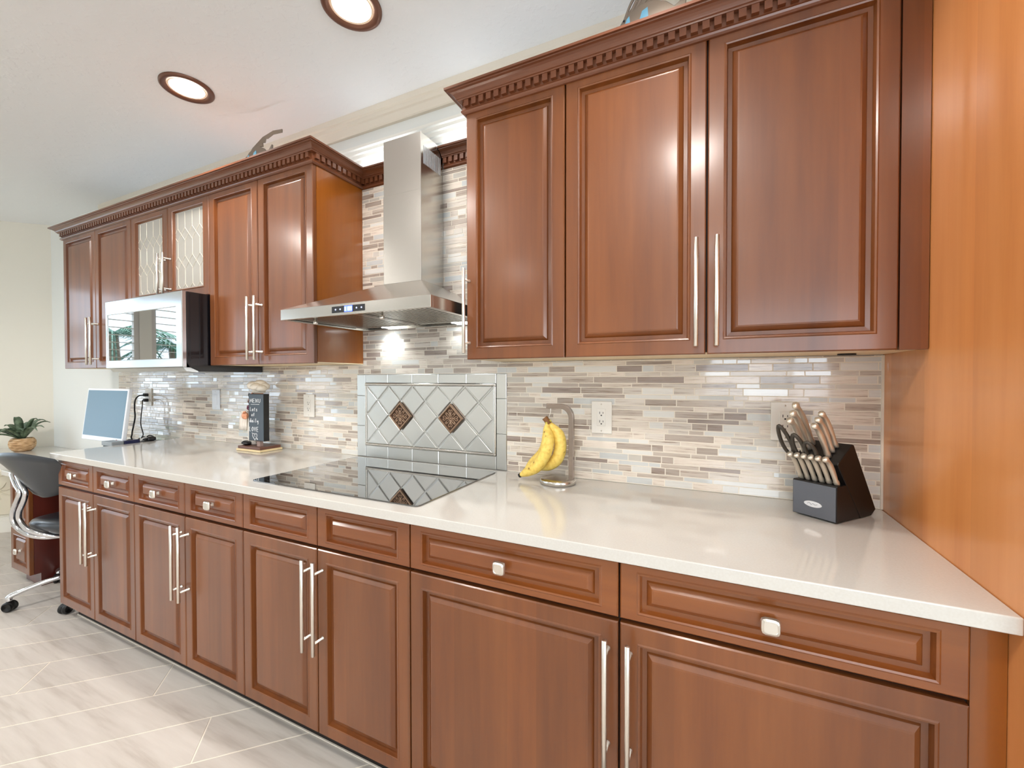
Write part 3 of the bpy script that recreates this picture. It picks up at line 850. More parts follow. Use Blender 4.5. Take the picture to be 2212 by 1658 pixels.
cord('thick black power cord, upper of the two plugged in behind the monitor', (-3.653, 0, 1.198), [(-3.653,-.034,1.198),(-3.64,-.07,1.19),(-3.625,-.095,1.16),(-3.62,-.10,1.10),(-3.615,-.10,1.05),(-3.635,-.10,.99),(-3.635,-.11,.93),(-3.62,-.11,.88),(-3.50,-.05,.727)], .0045, 1)
cord('thin black adapter cord, lower of the two plugged in behind the monitor', (-3.653, 0, 1.160), [(-3.653,-.034,1.160),(-3.62,-.055,1.158),(-3.60,-.065,1.12),(-3.605,-.07,1.05),(-3.61,-.07,.99),(-3.57,-.075,.93),(-3.56,-.08,.88),(-3.47,-.04,.727)], .003, 1)
# puck light hole under the right cabinet
tag(MB().lathe([(.022,1.3805),(.022,1.3842)], (.36, -.10, 0), 24).build('puck_light', DARKSLOT), 'small round dark puck light under the right wall cabinet near the corner', 'puck light')

# ------------------------------------------------------------------ desk, low, left of the worktop
dk = thing('desk', 'low built-in desk with white top beyond the left end of the worktop', 'desk', (-4.2, -.3, 0))
m = MB(); m.prism([(-3.236,.003),(-3.236,-.575),(-4.16,-.575),(-4.85,-.44),(-5.60,-.362),(-5.247,-.006),(-5.235,.003)], 'z', .690, .720); m.build('desktop', QZ, dk, bevel=.002)
ped = MB(); ped.box(-4.115, -3.83, -.53, -.01, .085, .689); pd = ped.build('pedestal', WDARKRED, dk)
m = MB(); m.box(-4.06, -3.832, -.50, -.02, .001, .085); m.build('pedestal_base', WDARKRED, dk)
for (a, b_) in ((.085, .355), (.362, .660)):
    m = MB(); panel_loops(m, -4.113, -3.832, a, b_, -.551, door_loops(.044, .044)); d_ = m.build('drawer', WV, dk); add_knob(d_, -3.972, (a+b_)/2, -.550)
m = MB(); m.box(-5.15, -4.118, -.06, -.02, .30, .689); m.build('back_rail', WDARKRED, dk)

# ------------------------------------------------------------------ monitor
mn = thing('computer_monitor', 'white-framed computer monitor switched off, standing on the desk beyond the worktop', 'monitor', (-3.555, -.2, .72))
TL, TR, BR, BL = Vector((-3.835,-.262,1.250)), Vector((-3.300,-.262,1.250)), Vector((-3.300,-.302,.910)), Vector((-3.835,-.302,.910))
up = (TL-BL).normalized(); rt = Vector((1,0,0)); nn = rt.cross(up)*-1
if nn.y > 0: nn = -nn
def monbox(a, b_, c, d, t0, t1, name, mt, par, bev=0):
    m = MB()
    def T(v): return BL + rt*v.x + up*v.z + nn*v.y
    m.box(a, b_, t0, t1, c, d, T=T)
    return m.build(name, mt, par, bevel=bev)
Wm, Hm = .535, (TL-BL).length
body = monbox(0, Wm, 0, Hm, -.022, 0, 'housing', WHITEB, mn, .004)
monbox(.013, Wm-.013, .030, Hm-.013, -.001, .0008, 'screen', SCREEN, body)
monbox(Wm-.075, Wm-.063, .009, .021, 0, .0012, 'maker_logo', mat('red_logo', (150,40,50), .4), body)
monbox(Wm-.045, Wm-.040, .012, .018, 0, .0012, 'power_button', mat('grey_button', (170,170,176), .4), body)
m = MB(); m.box(-3.60, -3.52, -.225, -.20, .735, 1.10); m.build('stand_post', WHITEB, mn, bevel=.004)
m = MB(); m.lathe([(.11,.7205),(.11,.730),(.10,.736)], (-3.56, -.19, 0), 32); m.build('stand_foot', WHITEB, mn)
# box with cable tangle beside the worktop end
hb = thing('docking_box', 'black and grey connector box with coiled cables at the left end of the worktop', 'electronics', (-3.33, -.23, .72))
MB().box(-3.38, -3.27, -.360, -.310, .7205, .905).build('grey_box_body', BLACK, hb)
m = MB(); m.box(-3.40, -3.262, -.255, -.10, .7205, .908); m.build('box_body', BLACK, hb, bevel=.004)
m = MB(); m.box(-3.39, -3.262, -.365, -.306, .905, .930); m.build('grey_connector', mat('grey_shell', (150,156,160), .4), hb, bevel=.003)
m = MB(); m.box(-3.29, -3.262, -.304, -.225, .908, .930); m.build('blue_connector', mat('navy_plastic', (26,30,72), .4), hb, bevel=.003)
for i, (cx, cy, r, zz) in enumerate(((-3.32,-.235,.030,.918),(-3.315,-.20,.036,.922),(-3.33,-.155,.030,.924),(-3.31,-.145,.022,.930))):
    m = MB(); pts = [(cx+r*math.cos(a)*.8, cy+r*math.sin(a), zz+.012*math.sin(a*1.5+i)) for a in [2*PI*k/20 for k in range(20)]]
    m.tube(pts, .0038, 7, closed=True); m.build('cable_loop', PLUGB if i != 1 else mat('pale_cable', (205,205,205), .5), hb)
m = MB(); m.box(-3.34, -3.28, -.175, -.13, .912, .934); m.build('adapter', BLACK, hb, bevel=.006)

# ------------------------------------------------------------------ plant
pl = thing('potted_agave', 'small agave-like plant in a rope-textured tan pot on the low desk', 'plant', (-5.12, -.215, .72))
pc = (-5.12, -.215, 0)
m = MB(); m.lathe([(.045,.7205),(.058,.730),(.074,.755),(.079,.780),(.076,.805),(.064,.825),(.058,.828),(.054,.815)], pc, 32); m.build('pot', POT, pl)
m = MB(); m.lathe([(.055,.812),(.055,.818)], pc, 24); m.build('soil', SOIL, pl)
def leaf(az, L_, w_, lift, droop):
    m = MB(); n = 9; vs = []; fs = []
    d = Vector((math.cos(az), math.sin(az), 0)); s = Vector((-d.y, d.x, 0)); c = Vector((pc[0], pc[1], .815))
    for i in range(n+1):
        t = i/n
        r = L_*t; z = lift*math.sin(t*PI*.62)*1.08 - droop*t*t
        w = w_*1.45*(math.sin(min(1, t*1.35+.12)*PI*.62)**1.0)*(1-t**2.6)+.0006
        p = c + d*(.012+r) + Vector((0,0,z))
        vs += [p + s*w + Vector((0,0,w*.45)), p + Vector((0,0,-.002)), p - s*w + Vector((0,0,w*.45)), p + Vector((0,0,.004))]
    for i in range(n):
        for k in range(4): fs.append((i*4+k, i*4+(k+1) % 4, i*4+4+(k+1) % 4, i*4+4+k))
    fs += [(3,2,1,0), tuple(n*4+k for k in range(4))]
    m.add(vs, fs, 0, None, True); m.build('leaf', LEAF, pl)
cam_az = math.atan2(-1.41, 5.12)
for (az, L_, w_, li, dr_) in ((-.9,.20,.020,.10,.03),(-.25,.17,.024,.10,.02),(.35,.19,.018,.11,.01),(1.0,.15,.024,.13,.0),(1.7,.13,.026,.14,.0),(2.4,.12,.026,.12,.0),(3.0,.11,.024,.10,.0),(3.7,.12,.026,.11,.0),(4.3,.16,.024,.09,.02),(4.75,.18,.022,.06,.02),(5.1,.12,.028,.09,.0),(-.5,.10,.026,.07,.0),(5.6,.10,.028,.07,.0),(.7,.09,.022,.15,-.01),(3.3,.08,.022,.16,-.01),(4.5,.22,.018,.10,.05),(.05,.24,.014,.12,.04)):
    leaf(az, L_, w_, li, dr_)

# ------------------------------------------------------------------ pale relief panel low on the corner wall
rp = thing('palm_relief_panel', 'pale panel with embossed palm leaves low on the angled corner wall', 'wall panel', (-5.55, -.33, .14))
dq = Vector((-1,-1,0)).normalized(); nq = Vector((1,-1,0)).normalized(); o_ = Vector((-5.25,.01,0))
RPM = mat('relief_plaster', (232,224,204), .6)
m = MB(); m.box(.26, .80, .002, .014, .15, .66, T=lambda v: o_ + dq*v.x + nq*v.y + Vector((0,0,v.z))); m.build('panel', RPM, rp, bevel=.003)
def frond(cx, cz, sc, rot):
    m = MB()
    for k in range(8):
        a = rot + k*2*PI/8
        tip = (cx+math.cos(a)*sc, cz+math.sin(a)*sc*.9); md_ = (cx+math.cos(a+.18)*sc*.5, cz+math.sin(a+.18)*sc*.5)
        pts = [o_ + dq*p[0] + nq*.016 + Vector((0,0,p[1])) for p in ((cx,cz),md_,tip)]
        m.tube(spl(pts, 4), .01, 6, rs=[.003,.006,.009,.010,.010,.009,.007,.004,.001], flat=.5)
    m.build('palm_leaf', RPM, rp)
for (cx, cz, sc, r_) in ((.42,.50,.10,.2),(.36,.36,.09,.6),(.56,.44,.10,.1),(.50,.26,.10,.5),(.68,.32,.10,.3),(.70,.54,.09,0)): frond(cx, cz, sc, r_)

# ------------------------------------------------------------------ office chair
ch = thing('office_chair', 'black leather office chair with S-shaped chrome arms pushed under the low desk', 'chair', (-3.44, -.40, 0))
Rr, Ff = Vector((.976,.217,0)), Vector((-.217,.976,0)); cc = Vector((-3.50,-.42,0))
def CT(r, f, z): return cc + Rr*r + Ff*f + Vector((0,0,z))
m = MB(); nu, nv = 16, 12; vs = []; fs = []
def backpt(u, v, off):
    hw = .125 + .125*(v**1.1)
    corner = .0
    uu = u*(1 - .10*max(0, (abs(v-.5)*2)**6))
    z = .645 + .275*v - (.035*u*u*v**3) + .03*u*u*(1-v)**3
    f = -.205 - .125*v + .05*u*u - off
    return CT(.058 + uu*hw, f+.008, z)
for (off) in (0, .032):
    for j in range(nv+1):
        for i in range(nu+1):
            u = -1+2*i/nu; v = j/nv
            e = max(abs(u), abs(2*v-1)); o2 = off if e < .99 else .016
            if off == 0 and e >= .99: o2 = .016
            vs.append(backpt(u, v, o2))
st = (nu+1)*(nv+1)
for j in range(nv):
    for i in range(nu):
        a = j*(nu+1)+i; b_ = a+1; c = a+nu+2; d = a+nu+1
        fs.append((a, b_, c, d)); fs.append((st+a, st+d, st+c, st+b_))
m.add(vs, fs, 0, None, True); m.build('backrest', LEATHER, ch)
m = MB()
prof = []
S = 28; rings = [(.02,.405),(.19,.408),(.215,.42),(.235,.445),(.238,.462),(.225,.482),(.18,.492),(.02,.488)]
vs = []; fs = []
for (r, z) in rings:
    for k in range(S):
        a = 2*PI*k/S; ca, sa = math.cos(a), math.sin(a); q = (abs(ca)**3+abs(sa)**3)**(-1/3)
        vs.append(CT(r*q*ca*.9+.022, r*q*sa*.95+.02, z + (.012*(-sa)*r/.2)))
for i in range(len(rings)-1):
    for k in range(S): fs.append((i*S+k, i*S+(k+1) % S, (i+1)*S+(k+1) % S, (i+1)*S+k))
fs.append(tuple(range(S))[::-1]); fs.append(tuple((len(rings)-1)*S+k for k in range(S)))
m.add(vs, fs, 0, None, True); m.build('seat', LEATHER, ch)
outer = [(-3.635,-.67,.770),(-3.563,-.675,.716),(-3.503,-.675,.678),(-3.542,-.675,.627),(-3.604,-.675,.557),(-3.622,-.67,.500),(-3.580,-.66,.452),(-3.49,-.63,.418),(-3.44,-.56,.398),(-3.40,-.42,.392)]
inner = [(-3.575,-.665,.770),(-3.50,-.67,.722),(-3.445,-.67,.680),(-3.475,-.67,.625),(-3.535,-.67,.562),(-3.548,-.665,.512),(-3.50,-.65,.462),(-3.43,-.61,.430),(-3.40,-.54,.402),(-3.37,-.42,.395)]
def local(p): d = Vector(p)-cc; return (d.dot(Rr), d.dot(Ff), d.z)
for path in (outer, inner):
    for s in (1, -1):
        lp = [local(p) for p in path]
        m = MB(); m.tube(spl([CT(p[0] if s == 1 else (.205 if q < 7 else .205*(9-q)/3), p[1]+(.10 if s == -1 else 0), p[2]) for q, p in enumerate(lp)], 6), .0125, 12); m.build('chrome_arm', CHROME, ch)
m = MB(); m.lathe([(.06,.375),(.06,.404)], cc, 20); m.build('seat_plate', BLACK, ch)
m = MB(); m.lathe([(.026,.12),(.026,.26),(.018,.26),(.018,.376)], cc, 20); m.build('gas_column', CHROME, ch)
m = MB(); m.lathe([(.045,.085),(.05,.10),(.045,.135),(.03,.14)], cc, 20); m.build('hub', CHROME, ch)
c1, c2 = Vector((-3.58,-.70,0)), Vector((-3.262,-.575,0))
bc = Vector((-3.50,-.43,0)); bc = cc
a1 = math.atan2(c1.y-bc.y, c1.x-bc.x)
for k in range(5):
    a = a1 + k*2*PI/5
    tip = (c1, c2)[k] if k < 2 else bc + Vector((math.cos(a)*.30, math.sin(a)*.30, 0))
    hd_ = (tip-bc).normalized()
    pts = [bc + hd_*.03 + Vector((0,0,.115)), bc + (tip-bc)*.35 + Vector((0,0,.125)), bc + (tip-bc)*.72 + Vector((0,0,.108)), tip + Vector((0,0,.082)) - hd_*.0, tip + Vector((0,0,.058))]
    m = MB(); m.tube(spl(pts, 6), .014, 10); leg = m.build('leg', CHROME, ch)
    m = MB(); sd = Vector((-hd_.y, hd_.x, 0)); ax = (hd_*.6+sd*.8).normalized(); wx = Vector((-ax.y, ax.x, 0))
    cen_ = tip + Vector((0,0,.0285))
    for s in (1, -1):
        vs = []; Sg = 18
        for (rr_, oo) in ((.020, .004), (.028, .006), (.028, .018), (.022, .023)):
            for q in range(Sg):
                an = 2*PI*q/Sg; vs.append(cen_ + wx*(rr_*math.cos(an)) + Vector((0,0,rr_*math.sin(an))) + ax*(oo*s))
        fs = [(i*Sg+q, i*Sg+(q+1) % Sg, (i+1)*Sg+(q+1) % Sg, (i+1)*Sg+q) for i in range(3) for q in range(Sg)] + [tuple(range(Sg)), tuple(3*Sg+q for q in range(Sg))[::-1]]
        m.add(vs, fs, 0, None, True)
    m.ball(cen_ + Vector((0,0,.012)), .022, 1, 1, .8, 12, 8)
    m.build('caster', PLUGB, leg)

# ------------------------------------------------------------------ chef figurine with menu board
cf_ = thing('chef_figurine', 'chef figurine holding a tall MENU chalkboard on a wooden base', 'figurine', (-2.29, -.09, .914))
m = MB(); m.box(-2.393, -2.188, -.163, -.030, .9145, .926); m.build('base_rim', mat('cream_paint', (236,214,168), .4), cf_, bevel=.003, seg=3)
m = MB(); m.box(-2.386, -2.195, -.158, -.035, .926, .941); m.build('base_top', mat('brown_base_paint', (104,66,50), .35), cf_, bevel=.0025)
BOARD = mat('chalkboard', (74,84,94), .55); BLKED = mat('board_edge', (12,12,14), .5)
bx0, bx1, by, bz0, bz1 = -2.315, -2.186, -.140, .972, 1.2295
m = MB(); m.box(bx0, bx1, by, by+.030, bz0, bz1); bo = m.build('menu_board', BLKED, cf_, bevel=.001)
m = MB(); m.box(bx0+.003, bx1-.003, by-.0012, by, bz0+.003, bz1-.003); bf = m.build('chalk_face', BOARD, bo)
m = MB(); m.box(-2.262, -2.235, -.130, -.112, .941, .972); m.build('board_post', mat('taupe_paint', (160,136,128), .5), cf_)
CHK = mat('chalk_writing', (236,238,240), .8)
GL = {'M': [[(0,0),(.1,1),(.5,.3),(.9,1),(1,0)]], 'E': [[(.8,1),(.1,1),(.1,0),(.8,0)],[(.1,.5),(.7,.5)]], 'N': [[(.1,0),(.1,1),(.8,0),(.8,1)]], 'U': [[(.1,1),(.15,.2),(.45,0),(.8,.2),(.85,1)]],
      'L': [[(.15,1),(.1,0),(.8,.05)]], 'o': [[(.45,.55),(.15,.4),(.15,.1),(.45,0),(.75,.15),(.7,.45),(.45,.55)]], 't': [[(.4,.9),(.4,.05),(.6,0)],[(.15,.6),(.7,.6)]], 's': [[(.7,.5),(.4,.58),(.25,.42),(.65,.2),(.5,0),(.2,.05)]],
      'f': [[(.7,.9),(.45,.95),(.35,.7),(.35,0)],[(.1,.5),(.65,.5)]], 'd': [[(.7,1),(.7,0)],[(.7,.35),(.4,.5),(.12,.3),(.2,.05),(.5,.02),(.7,.2)]], 'a': [[(.7,.5),(.35,.52),(.12,.28),(.3,0),(.6,.1),(.7,.5),(.75,0)]],
      'i': [[(.4,.5),(.4,0)],[(.4,.75),(.42,.8)]], 'l': [[(.4,1),(.4,0)]], 'y': [[(.15,.5),(.2,.15),(.5,.1),(.7,.5)],[(.7,.5),(.68,-.3),(.45,-.42)]],
      'O': [[(.45,1),(.1,.7),(.1,.3),(.45,0),(.8,.3),(.8,.7),(.45,1)]], 'V': [[(.05,1),(.45,0),(.85,1)]]}
def write(txt, x, z, w_, h_, name, lw=.0016):
    m = MB()
    for i, chh in enumerate(txt):
        if chh == ' ': continue
        for stp in GL[chh]:
            m.tube([(x+(i+p[0]*.82)*w_, by-.0016, z+p[1]*h_) for p in stp], lw, 5, smooth=False)
    m.build(name, CHK, bf)
write('MENU', -2.301, 1.182, .0235, .021, 'chalk_word_menu')
m = MB(); m.tube([(-2.293,by-.0016,1.172),(-2.222,by-.0016,1.173)], .0014, 5); m.build('chalk_underline', CHK, bf)
write('Lots', -2.300, 1.135, .0165, .022, 'chalk_word_lots')
write('of', -2.290, 1.107, .0165, .018, 'chalk_word_of')
write('daily', -2.304, 1.073, .0155, .022, 'chalk_word_daily')
write('LOVE', -2.308, 1.024, .0205, .024, 'chalk_word_love')
m = MB()
hx, hz = -2.262, .997
hp = [(hx + .019*(math.sin(t)**3), by-.0016, hz + .0013*(13*math.cos(t)-5*math.cos(2*t)-2*math.cos(3*t)-math.cos(4*t))) for t in [2*PI*k/24 for k in range(24)]]
m.tube(hp, .0014, 5, closed=True); m.build('chalk_heart', CHK, bf)
m = MB(); m.tube([(hx-.024,by-.0016,hz+.019),(hx-.017,by-.0016,hz+.012)], .0013, 5); m.build('chalk_arrow_tail', CHK, bf)
m = MB(); m.tube([(hx-.004,by-.0016,hz+.004),(hx+.004,by-.0016,hz-.003)], .0013, 5); m.build('chalk_arrow_shaft', CHK, bf)
m = MB(); m.tube([(hx+.012,by-.0016,hz-.008),(hx+.024,by-.0016,hz-.017)], .0018, 5); m.tube([(hx+.016,by-.0016,hz-.016),(hx+.024,by-.0016,hz-.017),(hx+.021,by-.0016,hz-.009)], .0014, 5); m.build('chalk_arrow_head', CHK, bf)
CW = mat('chef_white', (240,234,224), .4); SKIN = mat('figurine_skin', (226,160,124), .45); HATC = mat('chef_hat_white', (246,238,224), .4); MOU = mat('figurine_hair', (110,58,44), .5)
m = MB(); m.lathe([(.030,.958),(.046,.975),(.052,1.02),(.050,1.07),(.046,1.11),(.034,1.150),(.018,1.170),(.014,1.18)], (-2.325,-.080,0), 28); m.build('jacket', CW, cf_)
m = MB(); m.tube(spl([(-2.352,-.085,1.150),(-2.378,-.10,1.125),(-2.368,-.128,1.105)], 6), .019, 12, rs=None); m.build('arm', CW, cf_)
m = MB(); m.ball((-2.343,-.143,1.107), .019, 1.1, .8, 1.05, 14, 10)
for k in range(4): m.tube([(-2.335,-.150,1.117-k*.007),(-2.325,-.158,1.117-k*.007),(-2.312,-.152,1.116-k*.007)], .0042, 7)
m.tube([(-2.345,-.152,1.118),(-2.335,-.156,1.128),(-2.325,-.150,1.130)], .0042, 7)
m.build('hand', SKIN, cf_)
m = MB()   # towel over forearm, with folds
vs = []; fs = []; nx = 14
for j, z in enumerate((1.132, 1.128, 1.09, 1.05, 1.022)):
    for k in range(nx+1):
        t = k/nx; x = -2.412+.058*t; y = -.122 + .006*math.sin(t*PI*4) - .004*(j > 1)
        vs.append((x - .004*j*(1-t), y, z)); vs.append((x - .004*j*(1-t), y+.010, z))
for j in range(4):
    for k in range(nx):
        a = (j*(nx+1)+k)*2; b_ = a+2; c = a+(nx+1)*2; d = c+2
        fs += [(a, b_, d, c), (a+1, c+1, d+1, b_+1)]
for j in range(4):
    for k in (0, nx):
        a = (j*(nx+1)+k)*2; c = a+(nx+1)*2; fs.append((a, c, c+1, a+1))
for k in range(nx):
    a = k*2; fs.append((a, a+1, a+3, a+2)); a = (4*(nx+1)+k)*2; fs.append((a, a+2, a+3, a+1))
m.add(vs, fs, 0, None, True); m.build('towel', mat('ivory_towel', (232,224,214), .6), cf_)
m = MB(); m.tube(spl([(-2.353,-.118,1.150),(-2.330,-.130,1.160),(-2.305,-.125,1.158)], 5), .007, 8); m.ball((-2.338,-.128,1.147), .009, 1.2, .7, 1, 10, 8); m.build('neckerchief', mat('plum_scarf', (96,30,60), .5), cf_)
m = MB(); m.ball((-2.320,-.088,1.207), .038, 1, .95, 1.05, 18, 12); m.ball((-2.345,-.110,1.193), .012, 1, 1, 1, 10, 8); m.ball((-2.305,-.122,1.214), .010, 1.2, 1, .9, 10, 8); hd2 = m.build('head', SKIN, cf_)
for (ex, ez) in ((-2.334, 1.222), (-2.300, 1.224)):
    m = MB(); m.ball((ex,-.119,ez), .0065, 1, .5, 1, 10, 8); m.build('eye', WHITEP, hd2)
    m = MB(); m.tube([(ex+.009*math.cos(a), -.124, ez+.009*math.sin(a)) for a in [2*PI*k/16 for k in range(16)]], .0013, 6, closed=True); m.build('spectacle_ring', DARKSLOT, hd2)
m = MB(); m.tube(spl([(-2.350,-.112,1.178),(-2.330,-.128,1.186),(-2.312,-.126,1.180)], 5), .007, 8, rs=None); m.build('moustache', MOU, hd2)
m = MB(); m.tube(spl([(-2.350,-.085,1.214),(-2.350,-.10,1.190),(-2.345,-.11,1.170)], 5), .008, 8); m.build('sideburn', MOU, hd2)
m = MB(); m.lathe([(.032,1.232),(.033,1.252),(.036,1.262)], (-2.308,-.085,0), 24); 
for (dx, dy, dz, r) in ((-.042,-.005,.292,.031),(-.022,-.020,.290,.031),(.006,-.020,.282,.031),(.028,-.006,.274,.030),(-.006,.010,.295,.037),(-.022,.018,.29,.032),(.016,.018,.284,.032)):
    m.ball((-2.308+dx, -.085+dy, dz+.985), r, 1, 1, .72, 16, 10)
m.build('chef_hat', HATC, cf_)
for (x, y) in ((-2.383+.004, -.118), (-2.345, -.130)):
    m = MB(); m.ball((x, y, .9525), .0185, 1.0, 1.25, .62, 16, 10); m.build('shoe', BLACK, cf_)
for (x, y) in ((-2.36, -.095), (-2.325, -.10)):
    m = MB(); m.lathe([(.017,.944),(.018,.97),(.022,.985)], (x, y, 0), 14); m.build('trouser_leg', CW, cf_)

# ------------------------------------------------------------------ banana stand and bananas
bs = thing('banana_stand', 'brushed steel banana hanger with round base and bent flat post', 'stand', (-.524, -.105, .914))
m = MB(); m.lathe([(.066,.9145),(.0685,.916),(.0685,.930),(.066,.9325),(.03,.933)], (-.524,-.105,0), 48); m.build('base', STEELH, bs)
px_, py_ = -.473, -.098
hw = .0095
path = [(px_, .931), (px_, 1.165)] + [(px_-.042+.042*math.cos(a), 1.165+.042*math.sin(a)) for a in [PI/2*k/8 for k in range(1, 9)]] + [(-.572, 1.207)]
vs = []; n = len(path)
def nrm(i):
    a = Vector(path[max(i-1,0)]); b_ = Vector(path[min(i+1,n-1)]); d = (b_-a).normalized(); return Vector((-d.y, d.x))
for i, p in enumerate(path):
    q = nrm(i)
    for s, y in ((1,-.010),(1,.010),(-1,.010),(-1,-.010)): vs.append((p[0]-q.x*hw*s*-1, py_+y, p[1]-q.y*hw*s*-1))
fs = [(i*4+k, i*4+(k+1) % 4, i*4+4+(k+1) % 4, i*4+4+k) for i in range(n-1) for k in range(4)] + [(3,2,1,0), tuple((n-1)*4+k for k in range(4))]
m = MB(); m.add(vs, fs); m.build('post', steel('dark_brushed_steel', (158,144,134), .22, (400, 3, 3)), bs, bevel=.0015)
m = MB(); m.tube(spl([(-.556,py_,1.199),(-.557,py_,1.180),(-.562,py_,1.168),(-.566,py_,1.162),(-.572,py_,1.166)], 5), .0016, 8); m.build('hook', NICKEL, bs)
bn = thing('banana_bunch', 'bunch of ripe yellow bananas hanging from the steel stand', 'bananas', (-.57, -.105, 1.15))
def banana(pts, R, name='banana', roll=0):
    P = spl(pts, 7); n = len(P); rs = []
    for i in range(n):
        t = i/(n-1)
        rs.append(R*(.30 if t < .05 else min(1, .30+ (t-.05)*2.6)) * (1 if t < .72 else max(.30, 1-((t-.72)/.28)**1.7*.72)))
    m = MB(); m.tube(P, R, 6, rs=rs, smooth=True, up=(0,1,.25)); o = m.build(name, YEL, bn)
    sub = o.modifiers.new('round', 'SUBSURF'); sub.levels = 1; sub.render_levels = 2
    m = MB(); d = (P[-1]-P[-2]).normalized(); m.tube([P[-1]-d*.002, P[-1]+d*.006], R*.30, 8); m.build('tip', DARKSLOT, o)
    m = MB(); m.tube([P[0]-(P[1]-P[0]).normalized()*.004, P[2]], R*.36, 8); m.build('neck', BANGREEN, o)
banana([(-.566,-.105,1.146),(-.565,-.114,1.120),(-.556,-.127,1.085),(-.562,-.135,1.035),(-.592,-.135,.985),(-.634,-.130,.955),(-.672,-.125,.934)], .0285)
banana([(-.562,-.102,1.146),(-.548,-.098,1.126),(-.526,-.094,1.095),(-.518,-.094,1.055),(-.528,-.096,1.010),(-.560,-.098,.978),(-.602,-.098,.960)], .0285)
banana([(-.568,-.098,1.146),(-.572,-.085,1.118),(-.580,-.070,1.075),(-.600,-.066,1.020),(-.640,-.075,.975),(-.668,-.085,.948)], .025)
m = MB(); m.tube([(-.560,-.103,1.138),(-.570,-.105,1.152),(-.578,-.107,1.162)], .011, 8, rs=[.013,.011,.0115]); m.build('stem', BANSTEM, bn)

# ------------------------------------------------------------------ knife block
F0 = Vector((.313,-.222,.914)); ke = Vector((.774,-.635,0)).normalized(); kn = Vector((.635,.774,0)).normalized()
def KT(w_, d, z): return F0 + ke*w_ + kn*d + Vector((0,0,z))
kb = thing('knife_block', 'black wooden knife block full of steel-handled knives at the right end of worktop', 'knife block', KT(-.058,.1,0))
def kprism(poly, w0, w1, name, mt, par, bev=.001):
    m = MB(); m.prism(poly, 'x', w0, w1, T=lambda v: KT(v.x, v.y, v.z)); return m.build(name, mt, par, bevel=bev)
kprism([(.119,.001),(.176,.001),(.200,.016),(.082,.212),(.074,.214),(.008,.168),(.004,.162)], -.116, 0, 'slanted_block', BLKWOOD, kb, .002)
kprism([(.0,.004),(.0,.100),(.003,.103),(.0455,.103),(.1155,.004)], -.116, 0, 'front_box', BLKWOOD, kb, .001)
fp = kprism([(-.0015,.006),(-.0015,.100),(.0,.100),(.0,.006)], -.114, -.002, 'front_plate', CHARC, kb, 0)
for (w_, d) in ((-.108,.012),(-.010,.012),(-.108,.17),(-.010,.17)):
    pass
m = MB()
vs = []; S = 32
for yy, r in ((-.0014, 1), (-.0030, 1), (-.0036, .9)):
    for k in range(S): a = 2*PI*k/S; vs.append(KT(-.0595+.0235*r*math.cos(a), yy, .0410+.0085*r*math.sin(a)))
fs = [(i*S+k, i*S+(k+1) % S, (i+1)*S+(k+1) % S, (i+1)*S+k) for i in range(2) for k in range(S)] + [tuple(range(S))[::-1], tuple(2*S+k for k in range(S))]
m.add(vs, fs); bg = m.build('oval_badge', mat('silver_badge', (226,226,228), .3, metal=.3), kb)
m = MB()
m.tube([KT(p[0], -.0042, p[1]) for p in [(-.073,.041),(-.068,.0445),(-.063,.0395),(-.058,.0435),(-.053,.040),(-.047,.0425)]], .0007, 5, smooth=False); m.build('badge_script', mat('badge_engraving', (150,150,156), .4), bg)
# empty slots on the sloping top
slope = Vector((0, .078-.008, .214-.168)); 
def top_pt(w_, s, lift=0):
    d = .008+.068*s; z = .168+.046*s
    return KT(w_, d - .560*lift, z + .828*lift)
m = MB()
for (w0, w1, s0, s1) in ((-.040,-.036,.55,.9),):
    m.add([top_pt(w0,s0,.0006),top_pt(w1,s0,.0006),top_pt(w1,s1,.0006),top_pt(w0,s1,.0006)], [(0,1,2,3)])
m.build('slot', DARKSLOT, kb)
m = MB(); m.add([top_pt(-.036,.36,.0006),top_pt(-.010,.36,.0006),top_pt(-.010,.41,.0006),top_pt(-.036,.41,.0006)], [(0,1,2,3)]); m.build('slot', DARKSLOT, kb)
KSTEEL = mat('knife_handle_steel', (228,219,203), .34, metal=.75)
def knife(name, label, base, L_, wd, th, group):
    """base: (w,d,z) where it enters the block; leans along the slot direction"""
    t = thing(name, label, 'knife', KT(*base), group)
    dr_ = Vector((0, -.560, .828))
    def P(a, off, side):   # a along handle, off across (perp in side plane), side along ke
        return KT(base[0]+side, base[1] + dr_.y*a + .828*off, base[2] + dr_.z*a + .560*off)
    m = MB(); vs = []; fs = []; S = 12
    prof = [(0,.5,0),(.05,.8,0),(.11,.9,.0),(.17,.55,.0),(.30,.66,.15),(.50,.84,.32),(.68,.84,.30),(.82,.66,.05),(.89,.86,-.30),(.95,1.12,-.50),(1.0,.72,-.50)]
    for (a, w_, o) in prof:
        for k in range(S):
            th_ = 2*PI*k/S; vs.append(P(a*L_, (math.cos(th_)*w_+o)*wd, math.sin(th_)*th*(.8+.25*w_)))
    n = len(prof)
    fs = [(i*S+k, i*S+(k+1) % S, (i+1)*S+(k+1) % S, (i+1)*S+k) for i in range(n-1) for k in range(S)] + [tuple(range(S))[::-1], tuple((n-1)*S+k for k in range(S))]
    m.add(vs, fs, 0, None, True); m.build('handle', KSTEEL, t)
    m = MB()
    vs = [P(.001, s*wd*.5, q) for s in (-1,1) for q in (-.0006,.0006)] + [P(-.035, s*wd*.5, q) for s in (-1,1) for q in (-.0006,.0006)]
    m.add(vs, [(0,1,3,2),(4,6,7,5),(0,4,5,1),(1,5,7,3),(3,7,6,2),(2,6,4,0)]); m.build('blade', NICKEL, t)
names = ['leftmost', 'second from left', 'third from left', 'fourth from left', 'fifth from left', 'rightmost']
